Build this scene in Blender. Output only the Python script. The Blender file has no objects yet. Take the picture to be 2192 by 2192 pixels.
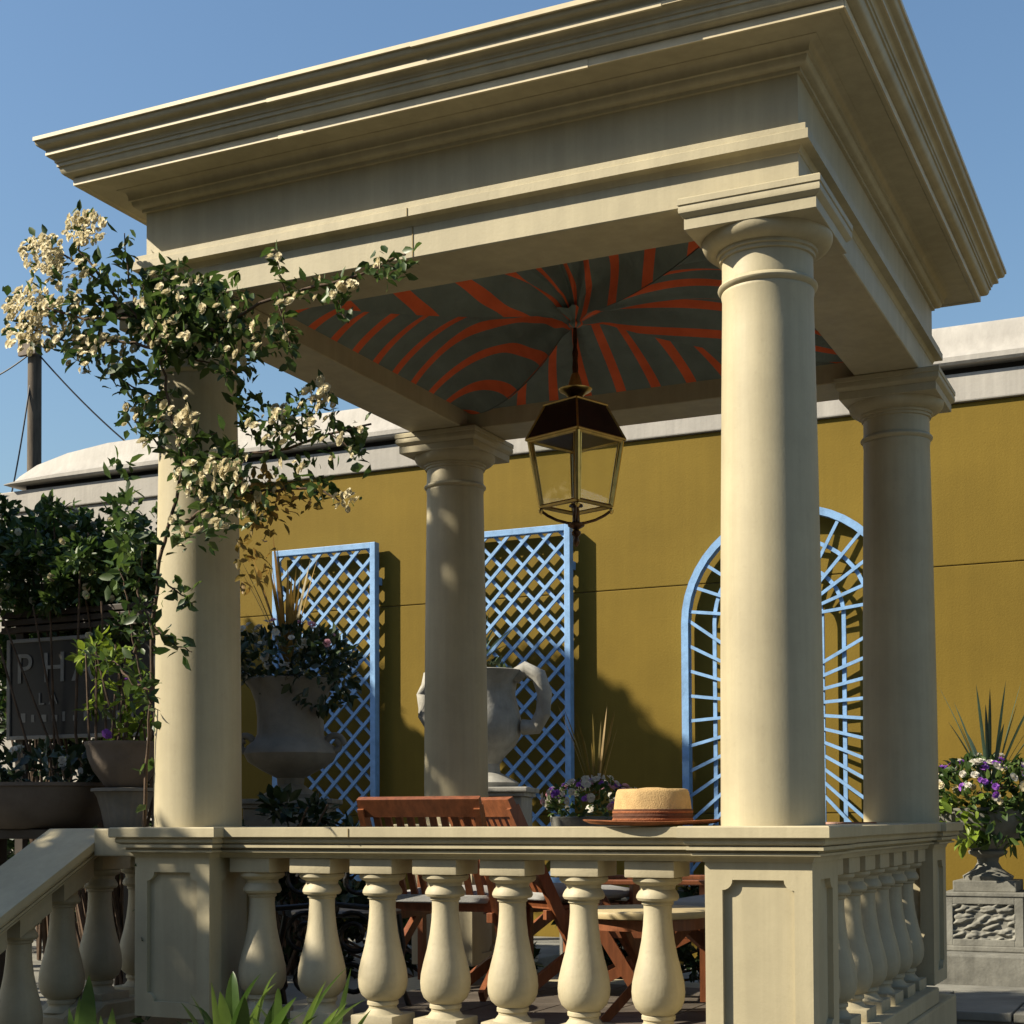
import bpy, bmesh, math, random
import numpy as np
from mathutils import Vector, Matrix
random.seed(7); rng = np.random.default_rng(7)
R = math.radians
scn = bpy.context.scene
col = scn.collection

# ------------------------------------------------------------------ camera
F, CYP = 3230.5, 1653.5                       # focal length and principal row for a 2192 px picture
PIT, ROL, YAW = R(1.7384), R(-0.2708), R(25.0137)
ZR = 0.85                                     # height of the balustrade's top
CAM = Vector((1.1351, -4.5442, ZR + 0.0272))
_f = Vector((-math.sin(YAW), math.cos(YAW), 0)); _r = Vector((math.cos(YAW), math.sin(YAW), 0)); _u = Vector((0, 0, 1))
FW = _f*math.cos(PIT) + _u*math.sin(PIT); _u2 = _u*math.cos(PIT) - _f*math.sin(PIT)
RT = _r*math.cos(ROL) + _u2*math.sin(ROL); UP = _u2*math.cos(ROL) - _r*math.sin(ROL)
cd = bpy.data.cameras.new('camera'); co = bpy.data.objects.new('camera', cd); col.objects.link(co)
cd.sensor_width = 36; cd.lens = F/2192*36; cd.shift_y = (CYP - 1096)/2192
cd.clip_start = 0.05; cd.clip_end = 2000
co.matrix_world = Matrix(((RT.x, UP.x, -FW.x, CAM.x), (RT.y, UP.y, -FW.y, CAM.y), (RT.z, UP.z, -FW.z, CAM.z), (0, 0, 0, 1)))
scn.camera = co
PX = 2192/1932
def ray(x, y):                                # x, y on a 1932 px copy of the photograph
    return FW + RT*((x*PX - 1096)/F) - UP*((y*PX - CYP)/F)
def onY(x, y, Y): d = ray(x, y); return CAM + d*((Y - CAM.y)/d.y)
def onZ(x, y, Z): d = ray(x, y); return CAM + d*((Z - CAM.z)/d.z)
def onX(x, y, X): d = ray(x, y); return CAM + d*((X - CAM.x)/d.x)

# ------------------------------------------------------------------ light
SUN_EL, SUN_AZ = R(36), R(56)                 # azimuth measured from the front's outward normal, towards the left
SD = Vector((-math.sin(SUN_AZ)*math.cos(SUN_EL), -math.cos(SUN_AZ)*math.cos(SUN_EL), math.sin(SUN_EL)))
w = bpy.data.worlds.new('World'); scn.world = w; w.use_nodes = True
nt = w.node_tree; bg = nt.nodes['Background']; sky = nt.nodes.new('ShaderNodeTexSky')
sky.sky_type = 'NISHITA'; sky.sun_disc = False; sky.sun_elevation = SUN_EL; sky.sun_rotation = math.atan2(SD.x, SD.y)
sky.air_density = 1.6; sky.dust_density = 1.3; sky.ozone_density = 6.0
nt.links.new(sky.outputs[0], bg.inputs[0]); bg.inputs[1].default_value = 0.072
sl = bpy.data.lights.new('sun', 'SUN'); sl.energy = 5.0; sl.angle = R(0.53); sl.color = (1.0, 0.90, 0.72)
so = bpy.data.objects.new('sun', sl); col.objects.link(so)
so.rotation_euler = SD.to_track_quat('Z', 'Y').to_euler(); so.location = SD*30
scn.view_settings.view_transform = 'Standard'; scn.view_settings.look = 'None'
scn.view_settings.exposure = 0.98; scn.view_settings.gamma = 1.0; scn.view_settings.use_curve_mapping = False
scn.render.engine = 'CYCLES'

# ------------------------------------------------------------------ materials
M = {}
def mat(name, base, rough=0.6, var=0.06, scale=6.0, bump=0.0, bscale=60.0, metal=0.0, spec=0.35, tint=False,
        transl=0.0, stretch=(1, 1, 1), second=None, clear=0.0, streak=0.0, stain=0.0):
    m = bpy.data.materials.new(name); m.use_nodes = True; t = m.node_tree; N = t.nodes; L = t.links
    b = N['Principled BSDF']; b.inputs['Roughness'].default_value = rough; b.inputs['Metallic'].default_value = metal
    b.inputs['Specular IOR Level'].default_value = spec
    if clear: b.inputs['Coat Weight'].default_value = clear; b.inputs['Coat Roughness'].default_value = 0.2
    tc = N.new('ShaderNodeTexCoord'); mp = N.new('ShaderNodeMapping'); mp.inputs['Scale'].default_value = stretch
    L.new(tc.outputs['Object'], mp.inputs[0])
    n1 = N.new('ShaderNodeTexNoise'); n1.inputs['Scale'].default_value = scale; n1.inputs['Detail'].default_value = 6; n1.inputs['Roughness'].default_value = 0.62
    L.new(mp.outputs[0], n1.inputs['Vector'])
    cr = N.new('ShaderNodeValToRGB')
    lo = second if second else tuple(c*(1 - var*2.2) for c in base)
    hi = tuple(min(1, c*(1 + var)) for c in base)
    cr.color_ramp.elements[0].color = (*lo, 1); cr.color_ramp.elements[1].color = (*hi, 1)
    cr.color_ramp.elements[0].position = 0.3; cr.color_ramp.elements[1].position = 0.62
    L.new(n1.outputs[0], cr.inputs[0]); out = cr.outputs[0]
    if tint:
        at = N.new('ShaderNodeAttribute'); at.attribute_name = 'tint'
        oi = N.new('ShaderNodeObjectInfo')
        add = N.new('ShaderNodeMath'); add.operation = 'ADD'; L.new(at.outputs['Fac'], add.inputs[0]); L.new(oi.outputs['Random'], add.inputs[1])
        fr = N.new('ShaderNodeMath'); fr.operation = 'FRACT'; L.new(add.outputs[0], fr.inputs[0])
        hs = N.new('ShaderNodeHueSaturation')
        mr = N.new('ShaderNodeMapRange'); mr.inputs['To Min'].default_value = 0.55; mr.inputs['To Max'].default_value = 1.5
        L.new(fr.outputs[0], mr.inputs[0]); L.new(mr.outputs[0], hs.inputs['Value'])
        mh = N.new('ShaderNodeMapRange'); mh.inputs['To Min'].default_value = 0.515; mh.inputs['To Max'].default_value = 0.475
        L.new(fr.outputs[0], mh.inputs[0]); L.new(mh.outputs[0], hs.inputs['Hue'])
        L.new(out, hs.inputs['Color']); out = hs.outputs[0]
    for amt, sc_, st_, lo_, hi_ in ((streak, 3.0, (5, 5, .22), .42, .66), (stain, .55, (1, 1, 1), .40, .62), (stain*.8, 38.0, (1, 1, 1), .28, .42)):
        if not amt: continue
        m2 = N.new('ShaderNodeMapping'); m2.inputs['Scale'].default_value = st_; L.new(tc.outputs['Object'], m2.inputs[0])
        n3 = N.new('ShaderNodeTexNoise'); n3.inputs['Scale'].default_value = sc_; n3.inputs['Detail'].default_value = 8; n3.inputs['Roughness'].default_value = .65; L.new(m2.outputs[0], n3.inputs['Vector'])
        r2_ = N.new('ShaderNodeMapRange'); r2_.inputs['From Min'].default_value = lo_; r2_.inputs['From Max'].default_value = hi_; r2_.inputs['To Min'].default_value = 1 - amt; r2_.inputs['To Max'].default_value = 1.0
        L.new(n3.outputs[0], r2_.inputs[0]); h2 = N.new('ShaderNodeHueSaturation'); L.new(r2_.outputs[0], h2.inputs['Value']); L.new(out, h2.inputs['Color']); out = h2.outputs[0]
    L.new(out, b.inputs['Base Color'])
    if bump:
        n2 = N.new('ShaderNodeTexNoise'); n2.inputs['Scale'].default_value = bscale; n2.inputs['Detail'].default_value = 5
        L.new(mp.outputs[0], n2.inputs['Vector'])
        bp = N.new('ShaderNodeBump'); bp.inputs['Strength'].default_value = bump; bp.inputs['Distance'].default_value = 0.004
        L.new(n2.outputs[0], bp.inputs['Height']); L.new(bp.outputs[0], b.inputs['Normal'])
    if transl:
        tr = N.new('ShaderNodeBsdfTranslucent'); L.new(out, tr.inputs[0]); mx = N.new('ShaderNodeMixShader'); mx.inputs[0].default_value = transl
        L.new(b.outputs[0], mx.inputs[1]); L.new(tr.outputs[0], mx.inputs[2]); L.new(mx.outputs[0], N['Material Output'].inputs[0])
    M[name] = m; return m
CREAM = (0.43, 0.377, 0.247)
mat('cream', CREAM, 0.55, 0.05, 2.2, 0.10, 110, spec=0.3, streak=.12, stain=.09)
mat('cream_cast', (0.43, 0.378, 0.255), 0.55, 0.07, 5, 0.2, 90, spec=0.3, streak=.10, stain=.16)
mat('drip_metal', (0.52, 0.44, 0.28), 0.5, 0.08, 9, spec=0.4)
mat('joint', (0.22, 0.165, 0.07), 0.8)
mat('ochre', (0.185, 0.124, 0.019), 0.8, 0.07, 0.7, 0.3, 70, spec=0.15, streak=.06, stain=.12)
mat('white_stucco', (0.40, 0.375, 0.335), 0.7, 0.06, 1.5, 0.3, 50, streak=.15, stain=.10)
mat('dark_gap', (0.03, 0.028, 0.025), 0.9)
mat('trellis_blue', (0.21, 0.375, 0.62), 0.5, 0.10, 14, 0.2, 80, stain=.12)
mat('stone', (0.225, 0.22, 0.19), 0.8, 0.16, 7, 0.5, 60, streak=.2, stain=.25)
mat('shade_toned_stone', (0.20, 0.185, 0.155), 0.75, 0.12, 6, 0.4, 60)  # base tone lowered to put the left urn's deep shade into its colour
mat('terracotta', (0.15, 0.12, 0.095), 0.8, 0.12, 6, 0.3, 50)
mat('paving', (0.18, 0.175, 0.15), 0.8, 0.15, 3, 0.5, 40)
mat('floor_tile', (0.09, 0.075, 0.06), 0.6, 0.2, 4, 0.3, 40)
mat('white_cast', (0.40, 0.385, 0.34), 0.7, 0.14, 6, 0.4, 60, streak=.15, stain=.2)
mat('soil', (0.07, 0.05, 0.035), 0.95, 0.3, 12, 0.8, 30)
mat('ground', (0.05, 0.045, 0.032), 0.95, 0.25, 2, 0.6, 20)
mat('wood', (0.19, 0.062, 0.022), 0.45, 0.16, 3.5, 0.2, 30, stretch=(14, 14, 1.2), spec=0.5)
mat('dark_wood', (0.035, 0.025, 0.018), 0.6, 0.2, 4, 0.2, 30)
mat('cushion', (0.28, 0.28, 0.27), 0.9, 0.06, 8, 0.3, 120)
mat('table_top', (0.44, 0.35, 0.19), 0.5, 0.08, 6)
mat('iron', (0.012, 0.012, 0.013), 0.45, 0.2, 20, spec=0.5)
mat('copper', (0.040, 0.022, 0.016), 0.36, 0.25, 8, metal=0.55)
mat('brass', (0.60, 0.43, 0.15), 0.28, 0.12, 18, metal=1.0)
mat('dark_brass', (0.10, 0.055, 0.03), 0.32, 0.3, 25, metal=0.8)
mat('straw', (0.44, 0.29, 0.125), 0.8, 0.1, 25, 0.7, 260)
mat('rust_straw', (0.25, 0.085, 0.03), 0.8, 0.15, 25, 0.7, 260)
mat('hat_band', (0.10, 0.038, 0.018), 0.8, 0.15, 30, 0.4, 200)
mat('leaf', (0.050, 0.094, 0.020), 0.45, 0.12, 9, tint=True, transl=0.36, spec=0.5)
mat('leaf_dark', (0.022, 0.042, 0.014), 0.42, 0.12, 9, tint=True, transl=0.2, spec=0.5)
mat('leaf_bright', (0.13, 0.20, 0.02), 0.45, 0.12, 9, tint=True, transl=0.35, spec=0.4)
mat('leaf_gold', (0.22, 0.15, 0.03), 0.5, 0.15, 9, tint=True, transl=0.3)
mat('strap_leaf', (0.085, 0.15, 0.028), 0.38, 0.15, 6, tint=True, transl=0.3, spec=0.5)
mat('blue_leaf', (0.05, 0.085, 0.06), 0.4, 0.15, 6, tint=True, transl=0.15, spec=0.5)
mat('petal_cream', (0.62, 0.55, 0.36), 0.6, 0.06, 9, transl=0.3)
mat('petal_white', (0.60, 0.57, 0.49), 0.6, 0.05, 9, transl=0.3)
mat('petal_purple', (0.30, 0.10, 0.50), 0.6, 0.1, 9, transl=0.3)
mat('petal_pink', (0.66, 0.36, 0.42), 0.6, 0.1, 9, transl=0.3)
mat('bark', (0.085, 0.055, 0.035), 0.9, 0.25, 12, 0.6, 60)
mat('pole_wood', (0.09, 0.07, 0.05), 0.85, 0.2, 6, 0.4, 60, stretch=(6, 6, 0.6))
mat('sign_black', (0.012, 0.012, 0.013), 0.5)
mat('sign_white', (0.19, 0.185, 0.17), 0.6, 0.1, 9)
mat('house_wall', (0.16, 0.15, 0.13), 0.85, 0.1, 1.2)
# glass
m = bpy.data.materials.new('glass'); m.use_nodes = True; N = m.node_tree.nodes; L = m.node_tree.links
N.remove(N['Principled BSDF']); gl = N.new('ShaderNodeBsdfGlossy'); gl.inputs['Roughness'].default_value = 0.03
tp = N.new('ShaderNodeBsdfTransparent'); tp.inputs[0].default_value = (0.975, 0.98, 0.97, 1)
lw = N.new('ShaderNodeLayerWeight'); pw = N.new('ShaderNodeMath'); pw.operation = 'POWER'; pw.inputs[1].default_value = 5; L.new(lw.outputs['Facing'], pw.inputs[0])
ml = N.new('ShaderNodeMath'); ml.operation = 'MULTIPLY_ADD'; ml.inputs[1].default_value = 0.8; ml.inputs[2].default_value = 0.03; L.new(pw.outputs[0], ml.inputs[0]); mx = N.new('ShaderNodeMixShader')
L.new(ml.outputs[0], mx.inputs[0]); L.new(tp.outputs[0], mx.inputs[1]); L.new(gl.outputs[0], mx.inputs[2]); L.new(mx.outputs[0], N['Material Output'].inputs[0])
M['glass'] = m
# striped canvas: stripes run by the u coordinate (metres along the panel's edge)
m = bpy.data.materials.new('canvas'); m.use_nodes = True; N = m.node_tree.nodes; L = m.node_tree.links; b = N['Principled BSDF']
b.inputs['Roughness'].default_value = 0.9; b.inputs['Specular IOR Level'].default_value = 0.1
uv = N.new('ShaderNodeUVMap'); sx = N.new('ShaderNodeSeparateXYZ'); L.new(uv.outputs[0], sx.inputs[0])
dv = N.new('ShaderNodeMath'); dv.operation = 'DIVIDE'; dv.inputs[1].default_value = 0.175; L.new(sx.outputs[0], dv.inputs[0])
fc = N.new('ShaderNodeMath'); fc.operation = 'FRACT'; L.new(dv.outputs[0], fc.inputs[0])
lt = N.new('ShaderNodeMath'); lt.operation = 'LESS_THAN'; lt.inputs[1].default_value = 0.28; L.new(fc.outputs[0], lt.inputs[0])
nz = N.new('ShaderNodeTexNoise'); nz.inputs['Scale'].default_value = 9; nz.inputs['Detail'].default_value = 6
tc = N.new('ShaderNodeTexCoord'); L.new(tc.outputs['Object'], nz.inputs['Vector'])
mc = N.new('ShaderNodeMix'); mc.data_type = 'RGBA'; mc.inputs['A'].default_value = (0.165, 0.20, 0.185, 1); mc.inputs['B'].default_value = (0.68, 0.135, 0.055, 1)
L.new(lt.outputs[0], mc.inputs['Factor'])
hs = N.new('ShaderNodeHueSaturation'); mr = N.new('ShaderNodeMapRange'); mr.inputs['To Min'].default_value = 0.7; mr.inputs['To Max'].default_value = 1.3
L.new(nz.outputs[0], mr.inputs[0]); L.new(mr.outputs[0], hs.inputs['Value']); L.new(mc.outputs['Result'], hs.inputs['Color'])
L.new(hs.outputs[0], b.inputs['Base Color'])
wn = N.new('ShaderNodeTexNoise'); wn.inputs['Scale'].default_value = 16; wn.inputs['Detail'].default_value = 7; L.new(tc.outputs['Object'], wn.inputs['Vector'])
wb = N.new('ShaderNodeBump'); wb.inputs['Strength'].default_value = .55; wb.inputs['Distance'].default_value = .02; L.new(wn.outputs[0], wb.inputs['Height']); L.new(wb.outputs[0], b.inputs['Normal'])
M['canvas'] = m

# ------------------------------------------------------------------ helpers
def thing(name, label, cat, loc=(0, 0, 0), rz=0.0, group=None):
    o = bpy.data.objects.new(name, None); col.objects.link(o); o.location = loc; o.rotation_euler = (0, 0, rz); o.empty_display_size = 0.1
    o['label'] = label; o['category'] = cat
    if group: o['group'] = group
    return o
def tag(o, label=None, cat=None, group=None, kind=None):
    for k, v in (('label', label), ('category', cat), ('group', group), ('kind', kind)):
        if v: o[k] = v
    return o
def link(name, me, material, parent=None, loc=None):
    o = bpy.data.objects.new(name, me); col.objects.link(o)
    if material and not me.materials: me.materials.append(M[material])
    if parent: o.parent = parent
    if loc: o.location = loc
    return o
def mesh(name, vs, fs, smooth=None):
    me = bpy.data.meshes.new(name); me.from_pydata([tuple(v) for v in vs], [], fs); me.validate(); me.update()
    if smooth is not None:
        me.polygons.foreach_set('use_smooth', [True]*len(me.polygons)); me.set_sharp_from_angle(angle=R(smooth))
    return me
def obj(name, vs, fs, material, parent=None, smooth=None, loc=None):
    return link(name, mesh(name, vs, fs, smooth), material, parent, loc)
class MB:                                     # collects shapes that make ONE mesh
    def __init__(s): s.v = []; s.f = []
    def add(s, vs, fs):
        k = len(s.v); s.v += [tuple(v) for v in vs]; s.f += [tuple(i + k for i in f) for f in fs]; return s
    def box(s, a, b, bev=0.004):
        x0, y0, z0 = a; x1, y1, z1 = b
        if bev <= 0 or min(x1-x0, y1-y0, z1-z0) < bev*2.2:
            vs = [(x, y, z) for z in (z0, z1) for x, y in ((x0, y0), (x1, y0), (x1, y1), (x0, y1))]
            return s.add(vs, [(3, 2, 1, 0), (4, 5, 6, 7), (0, 1, 5, 4), (1, 2, 6, 5), (2, 3, 7, 6), (3, 0, 4, 7)])
        bm = bmesh.new(); bmesh.ops.create_cube(bm, size=1)
        for v in bm.verts: v.co = Vector(((x0+x1)/2 + v.co.x*(x1-x0), (y0+y1)/2 + v.co.y*(y1-y0), (z0+z1)/2 + v.co.z*(z1-z0)))
        bmesh.ops.bevel(bm, geom=bm.edges[:], offset=bev, segments=2, profile=0.6, affect='EDGES')
        bm.verts.index_update(); s.add([v.co[:] for v in bm.verts], [[v.index for v in f.verts] for f in bm.faces]); bm.free(); return s
    def lathe(s, prof, n=40, c=(0, 0, 0), caps=True):
        k = len(prof); vs = []
        for r, z in prof:
            for i in range(n):
                a = 2*math.pi*i/n; vs.append((c[0] + r*math.cos(a), c[1] + r*math.sin(a), c[2] + z))
        fs = [(j*n + i, j*n + (i+1) % n, (j+1)*n + (i+1) % n, (j+1)*n + i) for j in range(k-1) for i in range(n)]
        if caps: fs += [tuple(range(n))[::-1], tuple((k-1)*n + i for i in range(n))]
        return s.add(vs, fs)
    def tube(s, pts, r, n=6, taper=1.0):
        pts = [Vector(p) for p in pts]; rings = []; ref = Vector((0.13, 0.21, 0.97))
        for i, p in enumerate(pts):
            d = (pts[min(i+1, len(pts)-1)] - pts[max(i-1, 0)]).normalized()
            a = d.cross(ref)
            if a.length < 1e-3: a = d.cross(Vector((1, 0, 0)))
            a.normalize(); b_ = d.cross(a); rr = r*(1 + (taper - 1)*i/max(1, len(pts)-1))
            rings += [p + a*(rr*math.cos(2*math.pi*k/n)) + b_*(rr*math.sin(2*math.pi*k/n)) for k in range(n)]
        m_ = len(pts)
        fs = [(j*n + i, j*n + (i+1) % n, (j+1)*n + (i+1) % n, (j+1)*n + i) for j in range(m_-1) for i in range(n)]
        fs += [tuple(range(n))[::-1], tuple((m_-1)*n + i for i in range(n))]
        return s.add(rings, fs)
    def bar(s, a, b_, wd, th, nrm):           # flat bar from a to b, wd wide in the plane, th thick along nrm
        a, b_, nrm = Vector(a), Vector(b_), Vector(nrm).normalized(); d = (b_ - a).normalized(); sd = d.cross(nrm)*(wd/2); h = nrm*(th/2)
        return s.add([a-sd-h, a+sd-h, b_+sd-h, b_-sd-h, a-sd+h, a+sd+h, b_+sd+h, b_-sd+h],
                     [(3, 2, 1, 0), (4, 5, 6, 7), (0, 1, 5, 4), (1, 2, 6, 5), (2, 3, 7, 6), (3, 0, 4, 7)])
    def build(s, name, material, parent=None, smooth=None, loc=None):
        return obj(name, s.v, s.f, material, parent, smooth, loc)
def ringsweep(prof, x0, x1, y0, y1):          # moulding profile (projection, height) swept round a rectangle with mitred corners
    vs = []; n = len(prof)
    for p, z in prof: vs += [(x1+p, y0-p, z), (x1+p, y1+p, z), (x0-p, y1+p, z), (x0-p, y0-p, z)]
    fs = [(j*4+i, j*4+(i+1) % 4, (j+1)*4+(i+1) % 4, (j+1)*4+i) for j in range(n-1) for i in range(4)]
    return vs, fs
def arc(p0, p1, bulge, n=5):                  # points of a curved moulding between two profile points
    (a, b_), (c, d) = p0, p1; dx, dz = c-a, d-b_; out = []
    for i in range(1, n):
        t = i/n; k = math.sin(math.pi*t)*bulge; out.append((a + dx*t - dz*k, b_ + dz*t + dx*k))
    return out

# leaf shapes
LEAF = ([(0, 0, 0), (-.25, .38, .06), (0, .42, -.02), (.25, .38, .06), (-.17, .74, .03), (0, .76, -.03), (.17, .74, .03), (0, 1, -.09)],
        [(0, 2, 1), (0, 3, 2), (1, 2, 5, 4), (2, 3, 6, 5), (4, 5, 7), (5, 6, 7)])
def flower_shape():
    vs = []; fs = []
    for ring, (n, r0, r1, z0, z1, w_) in enumerate(((6, .06, .5, 0, .10, .34), (5, .05, .33, .06, .26, .26), (4, .03, .16, .12, .34, .16))):
        for i in range(n):
            a = 2*math.pi*(i + ring*.5)/n; ca, sa = math.cos(a), math.sin(a); k = len(vs)
            P = lambda r, t, z: (r*ca - t*sa, r*sa + t*ca, z)
            vs += [P(r0, 0, z0), P((r0+r1)*.55, -w_*.75, (z0+z1)*.5), P(r1, -w_*.5, z1), P(r1*1.06, 0, z1*.94), P(r1, w_*.5, z1), P((r0+r1)*.55, w_*.75, (z0+z1)*.5)]
            fs += [(k, k+1, k+5), (k+1, k+2, k+3), (k+1, k+3, k+5), (k+5, k+3, k+4)]
    return vs, fs
FLOWER = flower_shape()
def foliage(root, name, items, shape, material, nobj=0):
    """items: (position, direction, up, size). The nobj that show largest become parts of their own, the rest one part."""
    if not items: return
    inv = (Matrix.Translation(root.location) @ Matrix.Rotation(root.rotation_euler.z, 4, 'Z') @ Matrix.Diagonal((*root.scale, 1))).inverted()
    V = np.array(shape[0], float); mats = []
    for p, d, u_, s in items:
        p = Vector(p); d = Vector(d).normalized(); u_ = Vector(u_)
        x = d.cross(u_)
        if x.length < 1e-4: x = d.orthogonal()
        x.normalize(); z = x.cross(d)
        mats.append((0, inv @ Matrix(((x.x*s, d.x*s, z.x*s, p.x), (x.y*s, d.y*s, z.y*s, p.y), (x.z*s, d.z*s, z.z*s, p.z), (0, 0, 0, 1))), s/(Vector(items[len(mats)][0]) - CAM).length))
    mats.sort(key=lambda q: -q[2])
    if nobj:
        me = mesh(name, *shape, smooth=60); me.materials.append(M[material])
        for q in mats[:nobj]:
            o = bpy.data.objects.new(name, me); col.objects.link(o); o.parent = root; o.matrix_local = q[1]
    rest = mats[nobj:]
    if rest:
        A = np.array([[list(r_) for r_ in q[1]] for q in rest])
        W_ = np.einsum('nij,vj->nvi', A[:, :3, :3], V) + A[:, None, :3, 3]
        nv = len(V); fs = []
        for i in range(len(rest)):
            o_ = i*nv; fs += [tuple(j + o_ for j in f) for f in shape[1]]
        me = bpy.data.meshes.new(name); me.from_pydata(W_.reshape(-1, 3).tolist(), [], fs); me.update()
        me.polygons.foreach_set('use_smooth', [True]*len(me.polygons))
        at = me.attributes.new('tint', 'FLOAT', 'POINT'); at.data.foreach_set('value', np.repeat(rng.random(len(rest)), nv))
        o = link(name + '_mass', me, material, root); o['kind'] = 'stuff'
def rdir(up=0.0):
    v = Vector((random.gauss(0, 1), random.gauss(0, 1), random.gauss(0, 1) + up)); return v.normalized()
def cloud(c, r, n, size, up=0.3, shell=0.35, droop=0.0):
    out = []; c = Vector(c)
    for _ in range(n):
        d = rdir(); k = (shell + (1 - shell)*random.random())**0.6
        p = c + Vector((d.x*r[0], d.y*r[1], d.z*r[2]))*k
        dd = (d*0.7 + rdir(up)*0.9 - Vector((0, 0, droop))).normalized()
        out.append((p, dd, rdir(1.4), size*random.uniform(.65, 1.3)))
    return out
def blade(base, tip, wd, sag=0.15, n=7, side=None):
    """A strap leaf: a tapering, folded ribbon that arches from base to tip."""
    base, tip = Vector(base), Vector(tip); d = tip - base; L_ = d.length
    sd = side or d.cross(Vector((0, 0, 1)))
    if sd.length < 1e-4: sd = Vector((1, 0, 0))
    sd = sd.normalized(); vs = []; fs = []
    for i in range(n+1):
        t = i/n; p = base + d*t + Vector((0, 0, 1))*(math.sin(math.pi*min(1, t*1.0))*sag*L_)
        wv = wd*(0.55 + 0.9*t)*(1 - t**2.2) if t < 1 else 0
        k = sd*wv*.5; up_ = Vector((0, 0, wv*.18))
        vs += [p - k + up_, p, p + k + up_]
    for i in range(n): fs += [(i*3, i*3+1, i*3+4, i*3+3), (i*3+1, i*3+2, i*3+5, i*3+4)]
    return vs, fs

# ================================================================== ground and setting
def struct(name, mb, material, smooth=None): o = mb.build(name, material, None, smooth); o['kind'] = 'structure'; return o
GZ = -0.68
struct('ground', MB().add([(-400, -400, GZ), (400, -400, GZ), (400, 400, GZ), (-400, 400, GZ)], [(0, 1, 2, 3)]), 'ground')
ter = struct('terrace', MB().box((-9, .42, GZ - .1), (-2.75, 5.79, -.006), 0.01).box((-2.74, 3.55, GZ - .1), (9, 5.79, -.175), 0.01).box((-2.74, 2.49, GZ - .1), (9, 3.56, -.33), 0.01), 'paving')
struct('bounce_paving', MB().box((.35, -3.2, GZ - .1), (9, 2.45, GZ + .02), 0.01), 'paving')  # added out of view, sized to bounce sunlight up to the right beam
# paving slabs of the terrace to the right of the pavilion
slab_meshes = {}
for r_, (ya, yb) in enumerate(((3.53, 4.05), (4.06, 4.45), (4.46, 4.80))):
    x = -2.72 + .2*r_; k = 0
    while x < 3.2:
        wd = (0.62, 0.46, 0.74)[(k + r_) % 3]
        key = (r_, (k + r_) % 3)
        if key not in slab_meshes:
            slab_meshes[key] = mesh('paving_slab', *(lambda q: (q.v, q.f))(MB().box((0, ya, -.175), (wd - .012, yb, -.13), .006)))
        link('paving_slab', slab_meshes[key], 'paving', ter, (x, 0, random.uniform(-.003, .003))); x += wd; k += 1
# low step at the foot of the wall
struct('wall_step', MB().box((-.52, 4.81, -.175), (3.2, 5.79, .048), .012), 'stone')
# stairs beside the pavilion, going down to the front
st = MB()
for i in range(4): st.box((-4.6, .41 - .32*(i+1), GZ - .05), (-2.82, .42 - .32*i + .012*i, -.17*(i+1) + .0), .01)
struct('stairs', st, 'paving')

# ================================================================== rear wall
YW = 5.8
wall = thing('garden_wall', 'long ochre yellow stucco wall with white rounded parapet behind the pavilion', 'wall', (0, YW, 0))
rows = [(GZ, .90), (.906, 2.548), (2.554, 3.637)]
for z0, z1 in rows: MB().box((-6.55, 0, z0), (9, .35, z1), .006).build('wall_course', 'ochre', wall)
MB().box((-14, -.005, GZ), (-6.556, .35, 3.637), .006).build('white_wall_length', 'white_stucco', wall)
MB().box((-13.98, .012, GZ), (8.98, .3, 3.62), 0).build('joint_backing', 'joint', wall)
MB().box((-14, -.03, 3.639), (9, .35, 3.831), .01).build('parapet_band', 'white_stucco', wall)
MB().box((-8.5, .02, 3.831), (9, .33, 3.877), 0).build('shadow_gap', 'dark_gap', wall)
cp = [(-.085, 3.877), (-.097, 3.894), (-.097, 3.928), (-.07, 3.945), (-.035, 3.98), (.0, 4.06), (.022, 4.15), (.045, 4.176), (.38, 4.18), (.40, 3.877)]
n = len(cp); segs = [-8.66, -8.58, -8.4, -8.05, -7.6, -5.9] + [-5.9 + 2.35*k for k in range(1, 7)]; kz = [.15, .35, .62, .86, 1] + [1]*7
cuts = [(0, 5)] + [(k, k+1) for k in range(5, 11)]
for c0, c1 in cuts:                           # the cap comes in lengths with open joints
    idx = list(range(c0, c1+1)); vs = []
    for q_, k in enumerate(idx):
        x = segs[k] + (.004 if q_ == 0 else 0) - (.004 if k == c1 else 0); vs += [(x, y, 3.877 + (z - 3.877)*kz[k]) for y, z in cp]
    m_ = len(idx); fs = [(j*n+i, (j+1)*n+i, (j+1)*n+(i+1) % n, j*n+(i+1) % n) for j in range(m_-1) for i in range(n)] + [tuple(range(n)), tuple((m_-1)*n+i for i in range(n))[::-1]]
    obj('parapet_cap', vs, fs, 'white_stucco', wall, smooth=35)
for x in (-6.6, -4.19, -1.6, .9): MB().box((x, -.034, 3.643), (x+.007, -.028, 3.827), 0).build('band_joint', 'joint', wall)

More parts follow.
